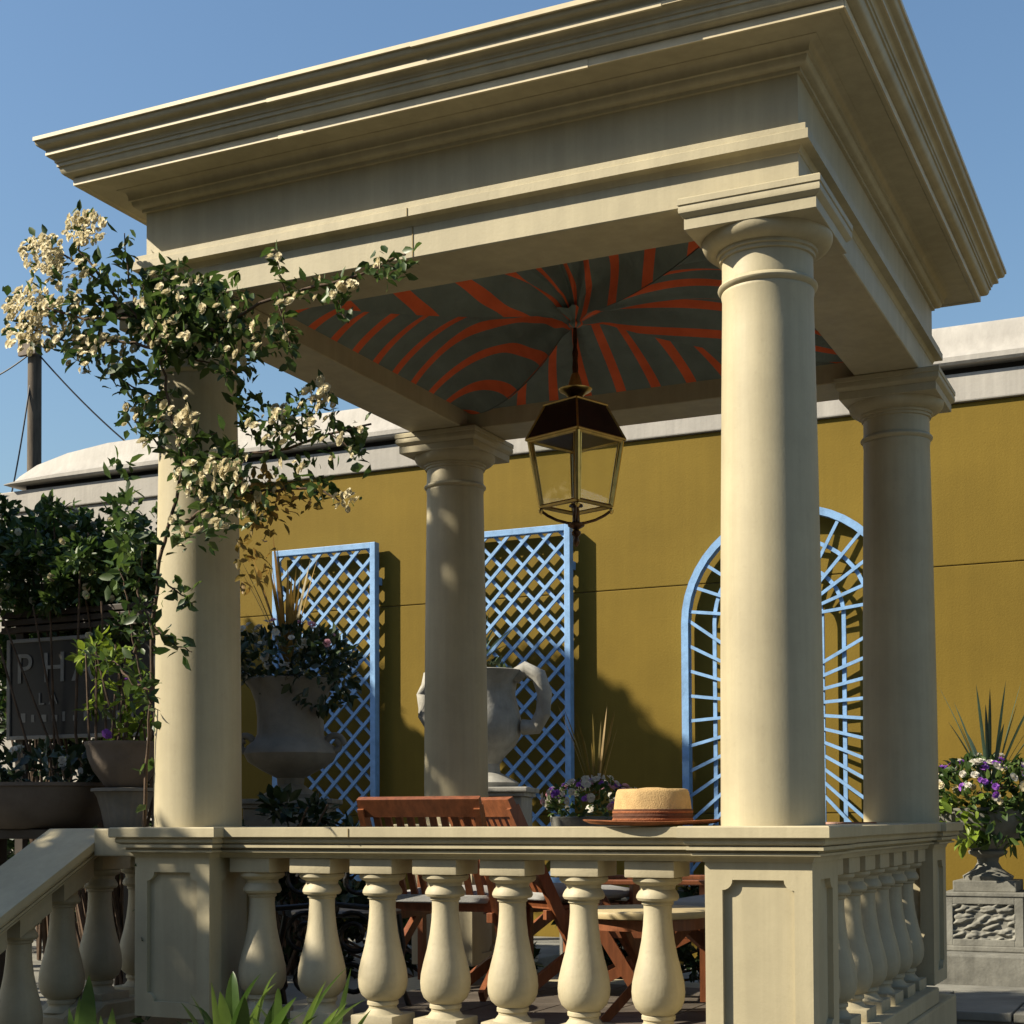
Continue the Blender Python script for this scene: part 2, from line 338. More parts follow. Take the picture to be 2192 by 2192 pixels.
# ================================================================== trellises
TY = YW - .085
def lattice(name, x0, x1, z0, z1, label):
    t = thing(name, label, 'trellis', ((x0+x1)/2, TY, z0), 0, 'trellises on the yellow wall'); hw = (x1-x0)/2; H = z1-z0
    fw_ = .047
    for nm, a, b_ in (('frame_stile', (-hw, -.028, 0), (-hw+fw_, .04, H)), ('frame_stile', (hw-fw_, -.028, 0), (hw, .04, H)),
                      ('frame_rail', (-hw+fw_, -.026, H-fw_), (hw-fw_, .038, H)), ('frame_rail', (-hw+fw_, -.026, 0), (hw-fw_, .038, fw_))):
        MB().box(a, b_, .004).build(nm, 'trellis_blue', t)
    step = .1795
    def clip(c, s_):                          # line z = s*x + c inside the frame
        xa, xb = -hw+fw_*.4, hw-fw_*.4; pts = []
        lo, hi = xa, xb
        zb, zt = fw_*.4, H-fw_*.4
        if s_ > 0: lo = max(lo, zb - c); hi = min(hi, zt - c)
        else: lo = max(lo, c - zt); hi = min(hi, c - zb)
        return (lo, hi) if hi - lo > .04 else None
    for s_, y in ((1, -.008), (-1, .010)):
        c = -hw - 1.0
        while c < H + hw + 1:
            q = clip(c, s_)
            if q: MB().bar((q[0], y, s_*q[0]+c+random.gauss(0, .003)), (q[1], y + random.gauss(0, .0015), s_*q[1]+c+random.gauss(0, .003)), random.uniform(.022, .026), .016, (0, 1, 0)).build('slat', 'trellis_blue', t)
            c += step
    for x in (-hw+.02, hw-.02):
        for z in (.3, H-.3): MB().box((x-.02, .036, z-.03), (x+.02, .085, z+.03), 0).build('wall_bracket', 'trellis_blue', t)
lattice('lattice_trellis', -5.78, -4.818, .39, 3.053, 'tall pale blue diamond lattice trellis farther left, beside the shaded stone urn')
lattice('lattice_trellis', -4.12, -3.16, .39, 3.053, 'tall pale blue diamond lattice trellis behind the pale urn with loop handles')
# arched trellis with slats that run towards one vanishing point
ax0, ax1, zs, zb = -2.302, -.735, 2.253, .39; acx = (ax0+ax1)/2; ar = (ax1-ax0)/2
t3 = thing('arched_trellis', 'pale blue arched trellis with slats converging on its centre, between the two right columns', 'trellis', (acx, TY, zb), 0, 'trellises on the yellow wall')
def arch_frame(r, wd, y0, y1, nm, z0=0, par_=t3):
    out = []; inn = []
    for lst, rr in ((out, r), (inn, r-wd)):
        lst.append((-rr, z0))
        for i in range(25): a = math.pi*(1 - i/24); lst.append((rr*math.cos(a), zs - zb + rr*math.sin(a)))
        lst.append((rr, z0))
    n = len(out); vs = [(x, y, z) for y in (y0, y1) for x, z in out] + [(x, y, z) for y in (y0, y1) for x, z in inn]; fs = []
    for i in range(n-1):
        fs += [(i, i+1, 2*n+i+1, 2*n+i), (n+i+1, n+i, 3*n+i, 3*n+i+1), (i+1, i, n+i, n+i+1), (2*n+i, 2*n+i+1, 3*n+i+1, 3*n+i)]
    fs += [(0, 2*n, 3*n, n), (n-1, 2*n-1, 4*n-1, 3*n-1)]
    return obj(nm, vs, fs, 'trellis_blue', par_, smooth=30)
arch_frame(ar, .051, -.03, .045, 'outer_arch')
for rr in (.56, .383): arch_frame(rr, .027, .000, .016, 'middle_arch')
arch_frame(.235, .03, -.006, .016, 'inner_arch')
MB().box((-ar+.045, -.026, 0), (ar-.045, .04, .045), .004).build('frame_rail', 'trellis_blue', t3)
vz = 1.624 - zb
for sd_, vx, dz0, nsl in ((-1, .189, .185, 11), (1, -.337, .178, 12)):
    for i in range(nsl):
        x = sd_*(ar - .02); z = .06 + dz0*i
        if z > zs - zb + .12: continue
        sl_ = (vz - z)/(vx - x); x2 = sd_*.217
        MB().bar((x, -.013, z), (x2, -.013, z + sl_*(x2 - x)), .022, .012, (0, 1, 0)).build('slat', 'trellis_blue', t3)
for i in range(13):                           # fan in the head of the arch
    a = math.pi*(i + .5)/13; c0, s0 = math.cos(a), math.sin(a)
    MB().bar((.195*c0, -.013, zs - zb + .195*s0), ((ar-.02)*c0, -.013, zs - zb + (ar-.02)*s0), .022, .012, (0, 1, 0)).build('slat', 'trellis_blue', t3)

# ================================================================== pavilion
W, D, OFF = 2.503, 2.4235, .1388
X0, X1, Y0, Y1 = -W, 0.0, 0.0, D
Z = lambda h: h + ZR
pav = thing('pavilion', 'cream classical garden pavilion with four columns, deep cornice and front balustrade', 'pavilion', (-W/2, D/2, 0))
PL = Vector((W/2, -D/2, 0))                   # local origin shift: build in world numbers
def pobj(nm, vs, fs, m_, smooth=None, parent=None):
    return obj(nm, [Vector(v) + PL for v in vs], fs, m_, parent or pav, smooth)
def pbuild(mb, nm, m_, smooth=None, parent=None): return pobj(nm, mb.v, mb.f, m_, smooth, parent)
# architrave: soffit, three-stepped face, taenia
arch_prof = [(-.28, Z(2.14)), (-.28, Z(1.972)), (-.276, Z(1.968)), (-.004, Z(1.968)), (0, Z(1.972)), (0, Z(2.078)), (.003, Z(2.080))] + \
            arc((.003, Z(2.080)), (.030, Z(2.100)), .25, 4) + [(.030, Z(2.100)), (.040, Z(2.101)), (.040, Z(2.130)), (.038, Z(2.132)), (.030, Z(2.133)), (.030, Z(2.153)), (.026, Z(2.156)), (-.02, Z(2.157))]
v_, f_ = ringsweep(arch_prof, X0, X1, Y0, Y1); architrave = pobj('architrave', v_, f_, 'cream', 30)
v_, f_ = ringsweep([(-.02, Z(2.15)), (0, Z(2.156)), (0, Z(2.335)), (-.05, Z(2.34))], X0, X1, Y0, Y1); frieze = pobj('frieze', v_, f_, 'cream', 30)
bed = [(-.03, Z(2.325)), (.012, Z(2.326)), (.012, Z(2.338))] + arc((.012, Z(2.338)), (.04, Z(2.362)), -.28) + [(.04, Z(2.362)), (.048, Z(2.364)), (.048, Z(2.374))] + \
      arc((.048, Z(2.374)), (.078, Z(2.398)), .25) + [(.078, Z(2.398)), (.078, Z(2.401))]
v_, f_ = ringsweep(bed, X0, X1, Y0, Y1); pobj('bed_moulding', v_, f_, 'cream', 30)
cor = [(.07, Z(2.400)), (.166, Z(2.400)), (.171, Z(2.396)), (.187, Z(2.394)), (.187, Z(2.421)), (.190, Z(2.424))] + arc((.190, Z(2.424)), (.226, Z(2.456)), -.26) + \
      [(.226, Z(2.456)), (.232, Z(2.457)), (.232, Z(2.470)), (.237, Z(2.471))] + arc((.237, Z(2.471)), (.252, Z(2.490)), .2) + [(.252, Z(2.490)), (.258, Z(2.491)), (.258, Z(2.503))] + \
      arc((.258, Z(2.503)), (.272, Z(2.520)), .2, 4) + arc((.272, Z(2.520)), (.287, Z(2.536)), -.2, 4) + [(.287, Z(2.536)), (.290, Z(2.553)), (.284, Z(2.556)), (-.1, Z(2.60))]
v_, f_ = ringsweep(cor, X0, X1, Y0, Y1); cornice = pobj('cornice', v_, f_, 'cream', 30)
# metal drip strips lapped in lengths along the fillets; pale tone stands in for sun
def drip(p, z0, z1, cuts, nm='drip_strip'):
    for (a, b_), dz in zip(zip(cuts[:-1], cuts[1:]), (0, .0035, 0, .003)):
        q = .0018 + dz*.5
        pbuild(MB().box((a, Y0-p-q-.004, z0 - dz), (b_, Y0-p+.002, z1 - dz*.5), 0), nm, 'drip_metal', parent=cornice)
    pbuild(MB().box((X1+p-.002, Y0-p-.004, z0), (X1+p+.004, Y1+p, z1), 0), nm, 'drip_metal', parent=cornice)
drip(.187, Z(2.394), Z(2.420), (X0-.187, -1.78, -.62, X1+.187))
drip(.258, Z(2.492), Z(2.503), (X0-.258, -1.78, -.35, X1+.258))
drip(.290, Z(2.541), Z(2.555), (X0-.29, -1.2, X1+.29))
pbuild(MB().add([(X0-.1, Y0-.1, Z(2.598)), (X1+.1, Y0-.1, Z(2.598)), (X1+.1, Y1+.1, Z(2.598)), (X0-.1, Y1+.1, Z(2.598)), ((X0+X1)/2, (Y0+Y1)/2, Z(2.72))],
     [(0, 1, 4), (1, 2, 4), (2, 3, 4), (3, 0, 4), (3, 2, 1, 0)]), 'roof', 'drip_metal')
pbuild(MB().box((X0+.2, Y0+.2, Z(2.30)), (X1-.2, Y1-.2, Z(2.34)), 0), 'roof_boarding', 'dark_wood')
for x in (-1.357,):
    pbuild(MB().box((x, -.0022, Z(1.974)), (x+.004, .002, Z(2.078)), 0), 'joint_line', 'joint', parent=architrave)
    pbuild(MB().box((x, -.0422, Z(2.102)), (x+.003, -.038, Z(2.129)), 0), 'joint_line', 'joint', parent=architrave)
# columns
cols = [('FR', -OFF, OFF), ('FL', -W+OFF, OFF), ('BR', -OFF, D-OFF), ('BL', -W+OFF, D-OFF)]
shaft = [(.1635, 0.0), (.1640, .02)] + [(.163 - .0185*(t**1.6), .02 + 1.66*t) for t in [i/14 for i in range(1, 15)]]
shaft += [(.147, 1.690), (.147, 1.697)] + [(.1455 + .013*math.sin(math.pi*i/6), 1.700 + .028*i/6) for i in range(7)] + [(.1455, 1.735), (.1445, 1.745), (.1445, 1.805)]
ech = [(.1445, 1.800), (.152, 1.802), (.152, 1.813), (.160, 1.815), (.160, 1.824)] + [(.160 + .047*math.sin(math.pi/2*i/7), 1.826 + .040*(1-math.cos(math.pi/2*i/7))) for i in range(8)] + [(.207, 1.868), (.19, 1.869)]
ab_prof = [(.06, 1.868), (.207, 1.868), (.209, 1.870), (.209, 1.902), (.207, 1.904)] + arc((.207, 1.906), (.222, 1.940), -.25, 4) + [(.222, 1.942), (.226, 1.944), (.226, 1.962), (.222, 1.9665), (.05, 1.9665)]
sh_me = mesh('shaft', *(lambda q: (q.v, q.f))(MB().lathe(shaft, 72)), smooth=35)
ec_me = mesh('echinus', *(lambda q: (q.v, q.f))(MB().lathe(ech, 72)), smooth=35)
ab_me = mesh('abacus', *(lambda a: a)(ringsweep(ab_prof, 0, 0, 0, 0)), smooth=30)
q = MB()
# pedestals with recessed, notched panels
PW, PQ = .338, .0256
ped_prof_cap = [(-.10, -.112), (.003, -.112), (.005, -.104)] + arc((.005, -.104), (.022, -.092), .2, 4) + [(.022, -.092), (.034, -.091), (.034, -.084), (.024, -.083), (.024, -.075), (.046, -.074), (.046, -.063), (.036, -.062)] + \
      arc((.036, -.062), (.050, -.038), -.35, 5) + [(.050, -.038), (.066, -.0375), (.069, -.035), (.069, -.004), (.065, 0), (-.10, .0)]
def panel_frame(mb, wd, z0, z1, th, inset=.056, notch=.032):
    """front frame in the x-z plane round a notched opening, outer face at y = -th"""
    hw = wd/2; a = hw-inset; b0, b1 = z0+inset, z1-inset
    inner = []; outer = []
    for cx, cz, s0 in ((a, b1, 0), (-a, b1, 1), (-a, b0, 2), (a, b0, 3)):
        for i in range(6):
            th_ = math.pi*1.5 - s0*0 - i*0
            t = i/5*math.pi/2
            if s0 == 0: p = (cx - notch*math.cos(t)*1 if False else cx - notch*math.sin(math.pi/2 - t)*0 - notch*(1-math.sin(t))*0, cz)
            dx = {0: (0, -1, -1, 0), 1: (1, 0, 0, -1), 2: (0, 1, 1, 0), 3: (-1, 0, 0, 1)}[s0]
            inner.append((cx + notch*(dx[0]*math.cos(t) + dx[2]*math.sin(t)), cz + notch*(dx[1]*math.cos(t) + dx[3]*math.sin(t))))
            outer.append(({0: hw, 1: -hw, 2: -hw, 3: hw}[s0], {0: z1, 1: z1, 2: z0, 3: z0}[s0]))
    n = len(inner); vs = [(x, -th, z) for x, z in outer] + [(x, -th, z) for x, z in inner] + [(x, 0, z) for x, z in inner] + [(x, 0, z) for x, z in outer]
    fs = []
    for i in range(n):
        j = (i+1) % n
        fs.append((i, n+i, n+j, j) if outer[i] != outer[j] else (i, n+i, n+j))
        fs.append((n+i, 2*n+i, 2*n+j, n+j))
        if outer[i] != outer[j]: fs.append((i, j, 3*n+j, 3*n+i))
    mb.add(vs, fs)
def ring_panel(wd, z0, z1, th):
    mb = MB(); panel_frame(mb, wd, z0, z1, th); return mb
PB = -.70                                     # top of the plinth course, relative to the rail top
for nm, cx, cy in cols:
    c = bpy.data.objects.new('column', None); col.objects.link(c); c.parent = pav; c.location = Vector((cx, cy, ZR)) + PL
    s_ = link('shaft', sh_me, 'cream', c); link('echinus', ec_me, 'cream', c); link('abacus', ab_me, 'cream', c)
    pd = bpy.data.objects.new('pedestal', None); col.objects.link(pd); pd.parent = pav
    px_ = (PQ - PW/2) if 'R' in nm else (-W - PQ + PW/2); py_ = (-PQ + PW/2) if 'F' in nm else (D + PQ - PW/2)
    pd.location = Vector((px_, py_, ZR)) + PL; h = PW/2
    th = .018
    MB().box((-h+th, -h+th, PB), (h-th, h-th, -.108), 0).build('die', 'cream', pd)
    for k, (nx, ny) in enumerate(((0, -1), (1, 0), (0, 1), (-1, 0))):
        mb = ring_panel(PW if k % 2 == 0 else PW - 2*th, PB, -.110, th)
        if k == 0: vs = [(x, y - h + th, z) for x, y, z in mb.v]
        elif k == 1: vs = [(-y + h - th, x, z) for x, y, z in mb.v]
        elif k == 2: vs = [(-x, -y + h - th, z) for x, y, z in mb.v]
        else: vs = [(y - h + th, -x, z) for x, y, z in mb.v]
        obj('panel_frame', vs, mb.f, 'cream', pd)
    v_, f_ = ringsweep(ped_prof_cap, -h, h, -h, h); v_ += [(-h+.1, -h+.1, 0), (h-.1, -h+.1, 0), (h-.1, h-.1, 0), (-h+.1, h-.1, 0)]
    k = len(v_)-4; obj('pedestal_cap', v_, f_ + [(k, k+1, k+2, k+3)], 'cream', pd, smooth=30)
# rails: the same moulding as the caps, a little slimmer, run between the pedestals
rail_half = [(.085, -.112)] + [(.089 + p, z) for p, z in ped_prof_cap[1:-2]] + [(.154, -.002)]
def rail(nm, a, b_, cz=0):
    """moulded rail along x or y from a to b (2D), centre line given"""
    a, b_ = Vector((*a, 0)), Vector((*b_, 0)); d = (b_-a).normalized(); s_ = Vector((d.y, -d.x, 0))
    pr = rail_half + [(-p, z) for p, z in reversed(rail_half)]; n = len(pr)
    vs = [e + s_*p + Vector((0, 0, ZR + z)) for e in (a, b_) for p, z in pr]
    fs = [(i, n+i, n+(i+1) % n, (i+1) % n) for i in range(n)] + [tuple(range(n)), tuple(range(2*n-1, n-1, -1))]
    pobj(nm, vs, fs, 'cream', 30)
FYB, RXB = .125, -.085
rail('handrail', (-W+.312, FYB), (-.312, FYB)); rail('handrail', (RXB, .312), (RXB, D-.312))
pbuild(MB().box((-W+.312, FYB-.13, Z(-.772)), (-.312, FYB+.13, Z(-.704)), .008), 'base_rail', 'cream')
pbuild(MB().box((RXB-.13, .312, Z(-.772)), (RXB+.13, D-.312, Z(-.704)), .008), 'base_rail', 'cream')
# joint in the front rail
pbuild(MB().box((-1.60, FYB-.1605, Z(-.036)), (-1.597, FYB-.15, Z(-.006)), 0), 'joint_line', 'joint')
# balusters
bprof = [(.078, -.166), (.082, -.170), (.082, -.180), (.074, -.188), (.060, -.194), (.058, -.206), (.064, -.214), (.070, -.226), (.071, -.234), (.066, -.242), (.052, -.246), (.053, -.254), (.047, -.259),
         (.0465, -.285), (.049, -.325), (.055, -.375), (.065, -.425), (.077, -.470), (.086, -.510), (.0885, -.540), (.086, -.568), (.076, -.593), (.060, -.608), (.052, -.613), (.056, -.617), (.056, -.628), (.050, -.632), (.050, -.640), (.062, -.655), (.074, -.662)]
bprof = bprof[::-1]
bmb = MB().lathe(bprof, 36); bmb.box((-.086, -.086, -.166), (.086, .086, -.112), .005); bmb.box((-.084, -.084, -.706), (.084, .084, -.660), .005)
bal_me = mesh('baluster', bmb.v, bmb.f, smooth=32)
bx = [onY(x, 1850, FYB).x for x in (495, 608, 722, 841, 968, 1103, 1242)]
for x in bx:
    o = link('baluster', bal_me, 'cream_cast', pav, Vector((x, FYB, ZR)) + PL); o.rotation_euler = (random.gauss(0, .004), random.gauss(0, .005), random.choice((0, math.pi/2, math.pi)) + random.gauss(0, .015)); k_ = random.uniform(.985, 1.0); o.scale = (k_, k_, 1)
for i in range(7):
    link('baluster', bal_me, 'cream_cast', pav, Vector((RXB, .42 + .262*i, ZR)) + PL)
# plinth and floor of the pavilion
pbuild(MB().box((-W-.06, -.06, GZ-.02), (.06, D+.06, Z(-.772)), .012), 'plinth', 'cream')
fl = []
for i in range(7):
    for j in range(7):
        x0 = -W+.28 + i*(W-.56)/7; y0 = .26 + j*(D-.52)/7
        pbuild(MB().box((x0+.003, y0+.003, Z(-.772)), (x0+(W-.56)/7-.003, y0+(D-.52)/7-.003, Z(-.772)+.012), .003), 'floor_tile', 'floor_tile')

# ================================================================== stair balustrade (left)
SX = -2.97; slope = math.tan(R(27.5)); YT = .18
sb = thing('stair_balustrade', 'cream stair balustrade in shade, sloping down left of the pavilion', 'balustrade', (SX, YT, 0))
def srail(nm, half, ya, yb, zoff):
    pr = half + [(-p, z) for p, z in reversed(half)]; n = len(pr); vs = []
    st_ = [(ya, 0.0), (yb, 0.0)] if ya > YT - .001 and yb >= YT - .001 else [(ya, -slope*(YT-ya)), (yb, -slope*(YT-yb))]
    for y, dz in st_: vs += [(p, y - YT, ZR + z + zoff + dz) for p, z in pr]
    fs = [(i, (i+1) % n, n+(i+1) % n, n+i) for i in range(n)] + [tuple(range(n))[::-1], tuple(range(n, 2*n))]
    return obj(nm, vs, fs, 'cream', sb, smooth=30)
flat_half = [(p, z) for p, z in rail_half]
srail('handrail', flat_half, YT, YT-2.0, -.004); srail('landing_rail', flat_half, YT+.75, YT, -.004)
MB().box((.156, -.10, ZR-.112), (.42, .16, ZR-.006), .006).build('rail_return', 'cream', sb)
base_half = [(.13, -.772), (.13, -.70), (.12, -.69)]
srail('base_stringer', [(.15, -1.10), (.15, -.76), (.13, -.75), (.13, -.700), (.12, -.692)], YT, YT-2.0, 0)
srail('landing_base', [(.15, -.86), (.15, -.76), (.13, -.75), (.13, -.700), (.12, -.692)], YT+.75, YT, 0)
sbm = MB().lathe(bprof, 32)
def shear_box(mb, h, z0, z1):
    k = slope*h
    mb.add([(-h, -h, z0-k), (h, -h, z0-k), (h, h, z0+k), (-h, h, z0+k), (-h, -h, z1-k), (h, -h, z1-k), (h, h, z1+k), (-h, h, z1+k)],
           [(3, 2, 1, 0), (4, 5, 6, 7), (0, 1, 5, 4), (1, 2, 6, 5), (2, 3, 7, 6), (3, 0, 4, 7)])
shear_box(sbm, .084, -.185, -.108); shear_box(sbm, .082, -.710, -.635)
sbal = mesh('baluster', sbm.v, sbm.f, smooth=32)
for i in range(8):
    y = -.10 - .235*i; link('baluster', sbal, 'cream_cast', sb, (0, y, ZR + slope*y - .004))
for i in range(3): link('baluster', bal_me, 'cream_cast', sb, (0, .12 + .25*i, ZR - .004))

# ================================================================== striped canopy
cn = thing('striped_canopy', 'grey fabric canopy with red stripes, swagged under the pavilion roof', 'canopy', (-W/2, D/2, Z(1.968)))
hx, hy = W/2-.279, D/2-.279; NU, NV = 96, 44
SAG = {'FR': .075, 'FL': .045, 'BR': .06, 'BL': .115}
SEAM = {0: ('FL', 'FR'), 1: ('FR', 'BR'), 2: ('BR', 'BL'), 3: ('BL', 'FL')}
for ax in range(4):
    vs = []; uvs = []; L_ = hx if ax % 2 == 0 else hy
    for j in range(NV+1):
        t = 1 - (j/NV)**1.15*0.985            # 1 at the beam, about 0 at the knot
        for i in range(NU+1):
            ph = -1 + 2*i/NU; hump = (t*(1-t)*4)
            sag = SAG[SEAM[ax][0]] if ph < 0 else SAG[SEAM[ax][1]]
            z = .088 + .075*(1-t) + .17*(1 - abs(ph)**2.0)*hump**.9 - sag*abs(ph)**9*hump**.8
            env = (1 - abs(ph)**4)*(1-t)**.8*min(1, t*7)
            z += env*(.026*math.sin(ph*8.2 + ax*1.7) + .020*math.sin(ph*17 + ax*2.3 + t*2) + .010*math.sin(ph*31 + t*3))*(1.7 if ax in (1, 2) else .8)
            z += -.05*max(0, .10 - t)/.10
            ph2 = ph + .03*math.sin(ph*17 + ax)*(1-t)
            lu = ph2*t
            if ax == 0: p = (lu*hx, -t*hy, z)
            elif ax == 1: p = (t*hx, lu*hy, z)
            elif ax == 2: p = (-lu*hx, t*hy, z)
            else: p = (-t*hx, -lu*hy, z)
            vs.append(p)
            g = (.28, .88, .92, .40)[ax]; cv = .05*math.sin(math.pi*t)*(1 if ax in (0, 1) else -1)
            uvs.append((lu*L_*(1-g) + ph*L_*g + .05 + cv, t))
    fs = [(j*(NU+1)+i, j*(NU+1)+i+1, (j+1)*(NU+1)+i+1, (j+1)*(NU+1)+i) for j in range(NV) for i in range(NU)]
    me = mesh('fabric_panel', vs, fs, smooth=80); ul = me.uv_layers.new(name='UVMap')
    for lp in me.loops: ul.data[lp.index].uv = uvs[lp.vertex_index]
    link('fabric_panel', me, 'canvas', cn)
kn = []; nn_ = 40                              # the gathered knot round the rod
for r_, z in ((.008, .098), (.016, .10), (.026, .108), (.028, .116), (.022, .126), (.05, .140), (.09, .16)):
    kn += [(r_*(1 + .22*math.sin(9*a))*math.cos(a), r_*(1 + .22*math.sin(9*a))*math.sin(a), z) for a in [2*math.pi*i/nn_ for i in range(nn_)]]
me = mesh('knot', kn, [(j*nn_+i, j*nn_+(i+1) % nn_, (j+1)*nn_+(i+1) % nn_, (j+1)*nn_+i) for j in range(6) for i in range(nn_)], smooth=80); ul = me.uv_layers.new(name='UVMap')
for lp in me.loops: ul.data[lp.index].uv = ((lp.vertex_index % nn_)*.0214, 0)
link('knot', me, 'canvas', cn)

# ================================================================== lantern
LC = Vector((-W/2, D/2, 0)); lz = Z(1.15)
la = thing('hanging_lantern', 'brass and copper four-sided glass lantern hanging from the canopy centre', 'lantern', (LC.x, LC.y, lz), YAW + math.atan2(.25, 6.2)*0)
zz = lambda h: h - 1.15
def sq(r, z, a0=math.pi/4): return [(r*math.cos(a0 + math.pi/2*i + math.pi/4), r*math.sin(a0 + math.pi/2*i + math.pi/4), z) for i in range(4)]
def frust(mb, r0, z0, r1, z1, cap=True):
    vs = sq(r0, z0) + sq(r1, z1); fs = [(i, (i+1) % 4, 4+(i+1) % 4, 4+i) for i in range(4)]
    if cap: fs += [(3, 2, 1, 0), (4, 5, 6, 7)]
    mb.add(vs, fs)
q = MB(); q.lathe([(.011, zz(1.86)), (.013, zz(1.90)), (.010, zz(1.93)), (.013, zz(1.96)), (.008, zz(1.985)), (.010, zz(2.03)), (.007, zz(2.07)), (.007, zz(2.16))], 14); q.build('suspension_rod', 'dark_brass', la, 40)
MB().lathe([(.016, zz(1.762)), (.030, zz(1.775)), (.045, zz(1.79)), (.066, zz(1.801)), (.070, zz(1.808)), (.060, zz(1.812)), (.035, zz(1.815)), (.028, zz(1.83)), (.020, zz(1.86)), (.014, zz(1.875))], 28).build('bobeche', 'brass', la, 40)
q = MB(); frust(q, .198, zz(1.592), .205, zz(1.600)); frust(q, .205, zz(1.600), .128, zz(1.735), False); frust(q, .128, zz(1.735), .133, zz(1.745)); frust(q, .133, zz(1.745), .03, zz(1.775), False); q.build('roof', 'copper', la)
for k in range(4):
    MB().tube([sq(.206, zz(1.600))[k], sq(.129, zz(1.737))[k]], .005, 6).build('roof_ridge', 'brass', la); MB().tube([sq(.207, zz(1.598))[k], sq(.207, zz(1.598))[(k+1) % 4]], .006, 6).build('roof_edge', 'brass', la); MB().tube([sq(.133, zz(1.742))[k], sq(.133, zz(1.742))[(k+1) % 4]], .005, 6).build('roof_edge', 'brass', la)
for k in range(4):                            # four corner posts, top and bottom bars, panes
    a0, b0 = Vector(sq(.192, zz(1.592))[k]), Vector(sq(.146, zz(1.318))[k])
    a1, b1 = Vector(sq(.192, zz(1.592))[(k+1) % 4]), Vector(sq(.146, zz(1.318))[(k+1) % 4])
    MB().tube([a0, b0], .010, 6).build('corner_post', 'brass', la)
    MB().tube([a0, a1], .009, 6).build('frame_bar', 'brass', la); MB().tube([b0, b1], .009, 6).build('frame_bar', 'brass', la)
    def lerp(p, q_, t): return p + (q_-p)*t
    f0, f1, g0, g1 = lerp(a0, a1, .07), lerp(a0, a1, .93), lerp(b0, b1, .07), lerp(b0, b1, .93)
    nrm = (a1-a0).cross(b0-a0).normalized()*.0015
    obj('pane', [f0-nrm, f1-nrm, g1-nrm, g0-nrm, f0+nrm, f1+nrm, g1+nrm, g0+nrm], [(0, 1, 2, 3), (7, 6, 5, 4), (0, 4, 5, 1), (1, 5, 6, 2), (2, 6, 7, 3), (3, 7, 4, 0)], 'glass', la)
    for e0, e1 in ((f0, g0), (f1, g1)): MB().tube([e0, e1], .004, 5).build('glazing_bead', 'brass', la)
    # scroll under the frame
    c_ = b0*1.0; pts = [Vector((c_.x*s_, c_.y*s_, zz(z))) for s_, z in ((1, 1.312), (.97, 1.298), (.8, 1.280), (.55, 1.262), (.25, 1.250), (.06, 1.247))]
    MB().tube(pts, .006, 6).build('scroll_bracket', 'dark_brass', la)
    MB().lathe([(.002, -.022), (.010, -.012), (.010, -.004), (.004, 0)], 10, (c_.x, c_.y, zz(1.308))).build('corner_drop', 'brass', la, 40)
MB().lathe([(.003, zz(1.150)), (.012, zz(1.162)), (.014, zz(1.178)), (.008, zz(1.192)), (.018, zz(1.200)), (.020, zz(1.212)), (.010, zz(1.222)), (.034, zz(1.236)), (.036, zz(1.245)), (.016, zz(1.255)), (.014, zz(1.30)), (.010, zz(1.33))], 24).build('finial', 'dark_brass', la, 40)
MB().lathe([(.030, zz(1.318)), (.028, zz(1.326)), (.012, zz(1.330)), (.012, zz(1.42)), (.008, zz(1.425)), (.006, zz(1.45)), (.002, zz(1.458))], 16).build('candle_stem', 'dark_brass', la, 40)
MB().tube([(0, 0, zz(1.45)), (0, 0, zz(1.60))], .012, 8).build('gas_tube', 'dark_brass', la)

# ================================================================== hat
hc = Vector(((-.763-.301)/2, .112, ZR + .0015))
hat = thing('straw_hat', 'tan straw hat with brown band and rust brim resting on the balustrade', 'hat', hc, R(12))
def oval(mb, prof, n, sx, sy, wob=0.0):
    vs = []
    for r_, z in prof:
        for i in range(n):
            a = 2*math.pi*i/n; vs.append((r_*sx*math.cos(a), r_*sy*math.sin(a), z + wob*r_*r_*math.cos(2*a)*4))
    k = len(prof); fs = [(j*n+i, j*n+(i+1) % n, (j+1)*n+(i+1) % n, (j+1)*n+i) for j in range(k-1) for i in range(n)] + [tuple((k-1)*n+i for i in range(n))]
    mb.add(vs, fs)
q = MB(); oval(q, [(.118, .004), (.160, .001), (.205, .004), (.226, .012), (.230, .016), (.226, .017), (.200, .010), (.160, .008), (.128, .012)], 56, 1.0, .78, .018); q.build('brim', 'rust_straw', hat, 60)
q = MB(); oval(q, [(.130, .006), (.131, .045), (.1315, .052), (.127, .053)], 56, 1.0, .80); q.build('hat_band', 'hat_band', hat, 50)
for k in range(3): 
    q = MB(); oval(q, [(.1312, .016+.012*k), (.1328, .019+.012*k), (.1312, .023+.012*k)], 56, 1.0, .80); q.build('band_cord', 'rust_straw' if k != 1 else 'hat_band', hat, 60)
q = MB(); oval(q, [(.1275, .048), (.124, .08), (.119, .108), (.114, .117), (.106, .119), (.090, .112), (.075, .108), (.060, .112), (.045, .121), (.02, .124)], 56, 1.0, .80); q.build('crown', 'straw', hat, 60)

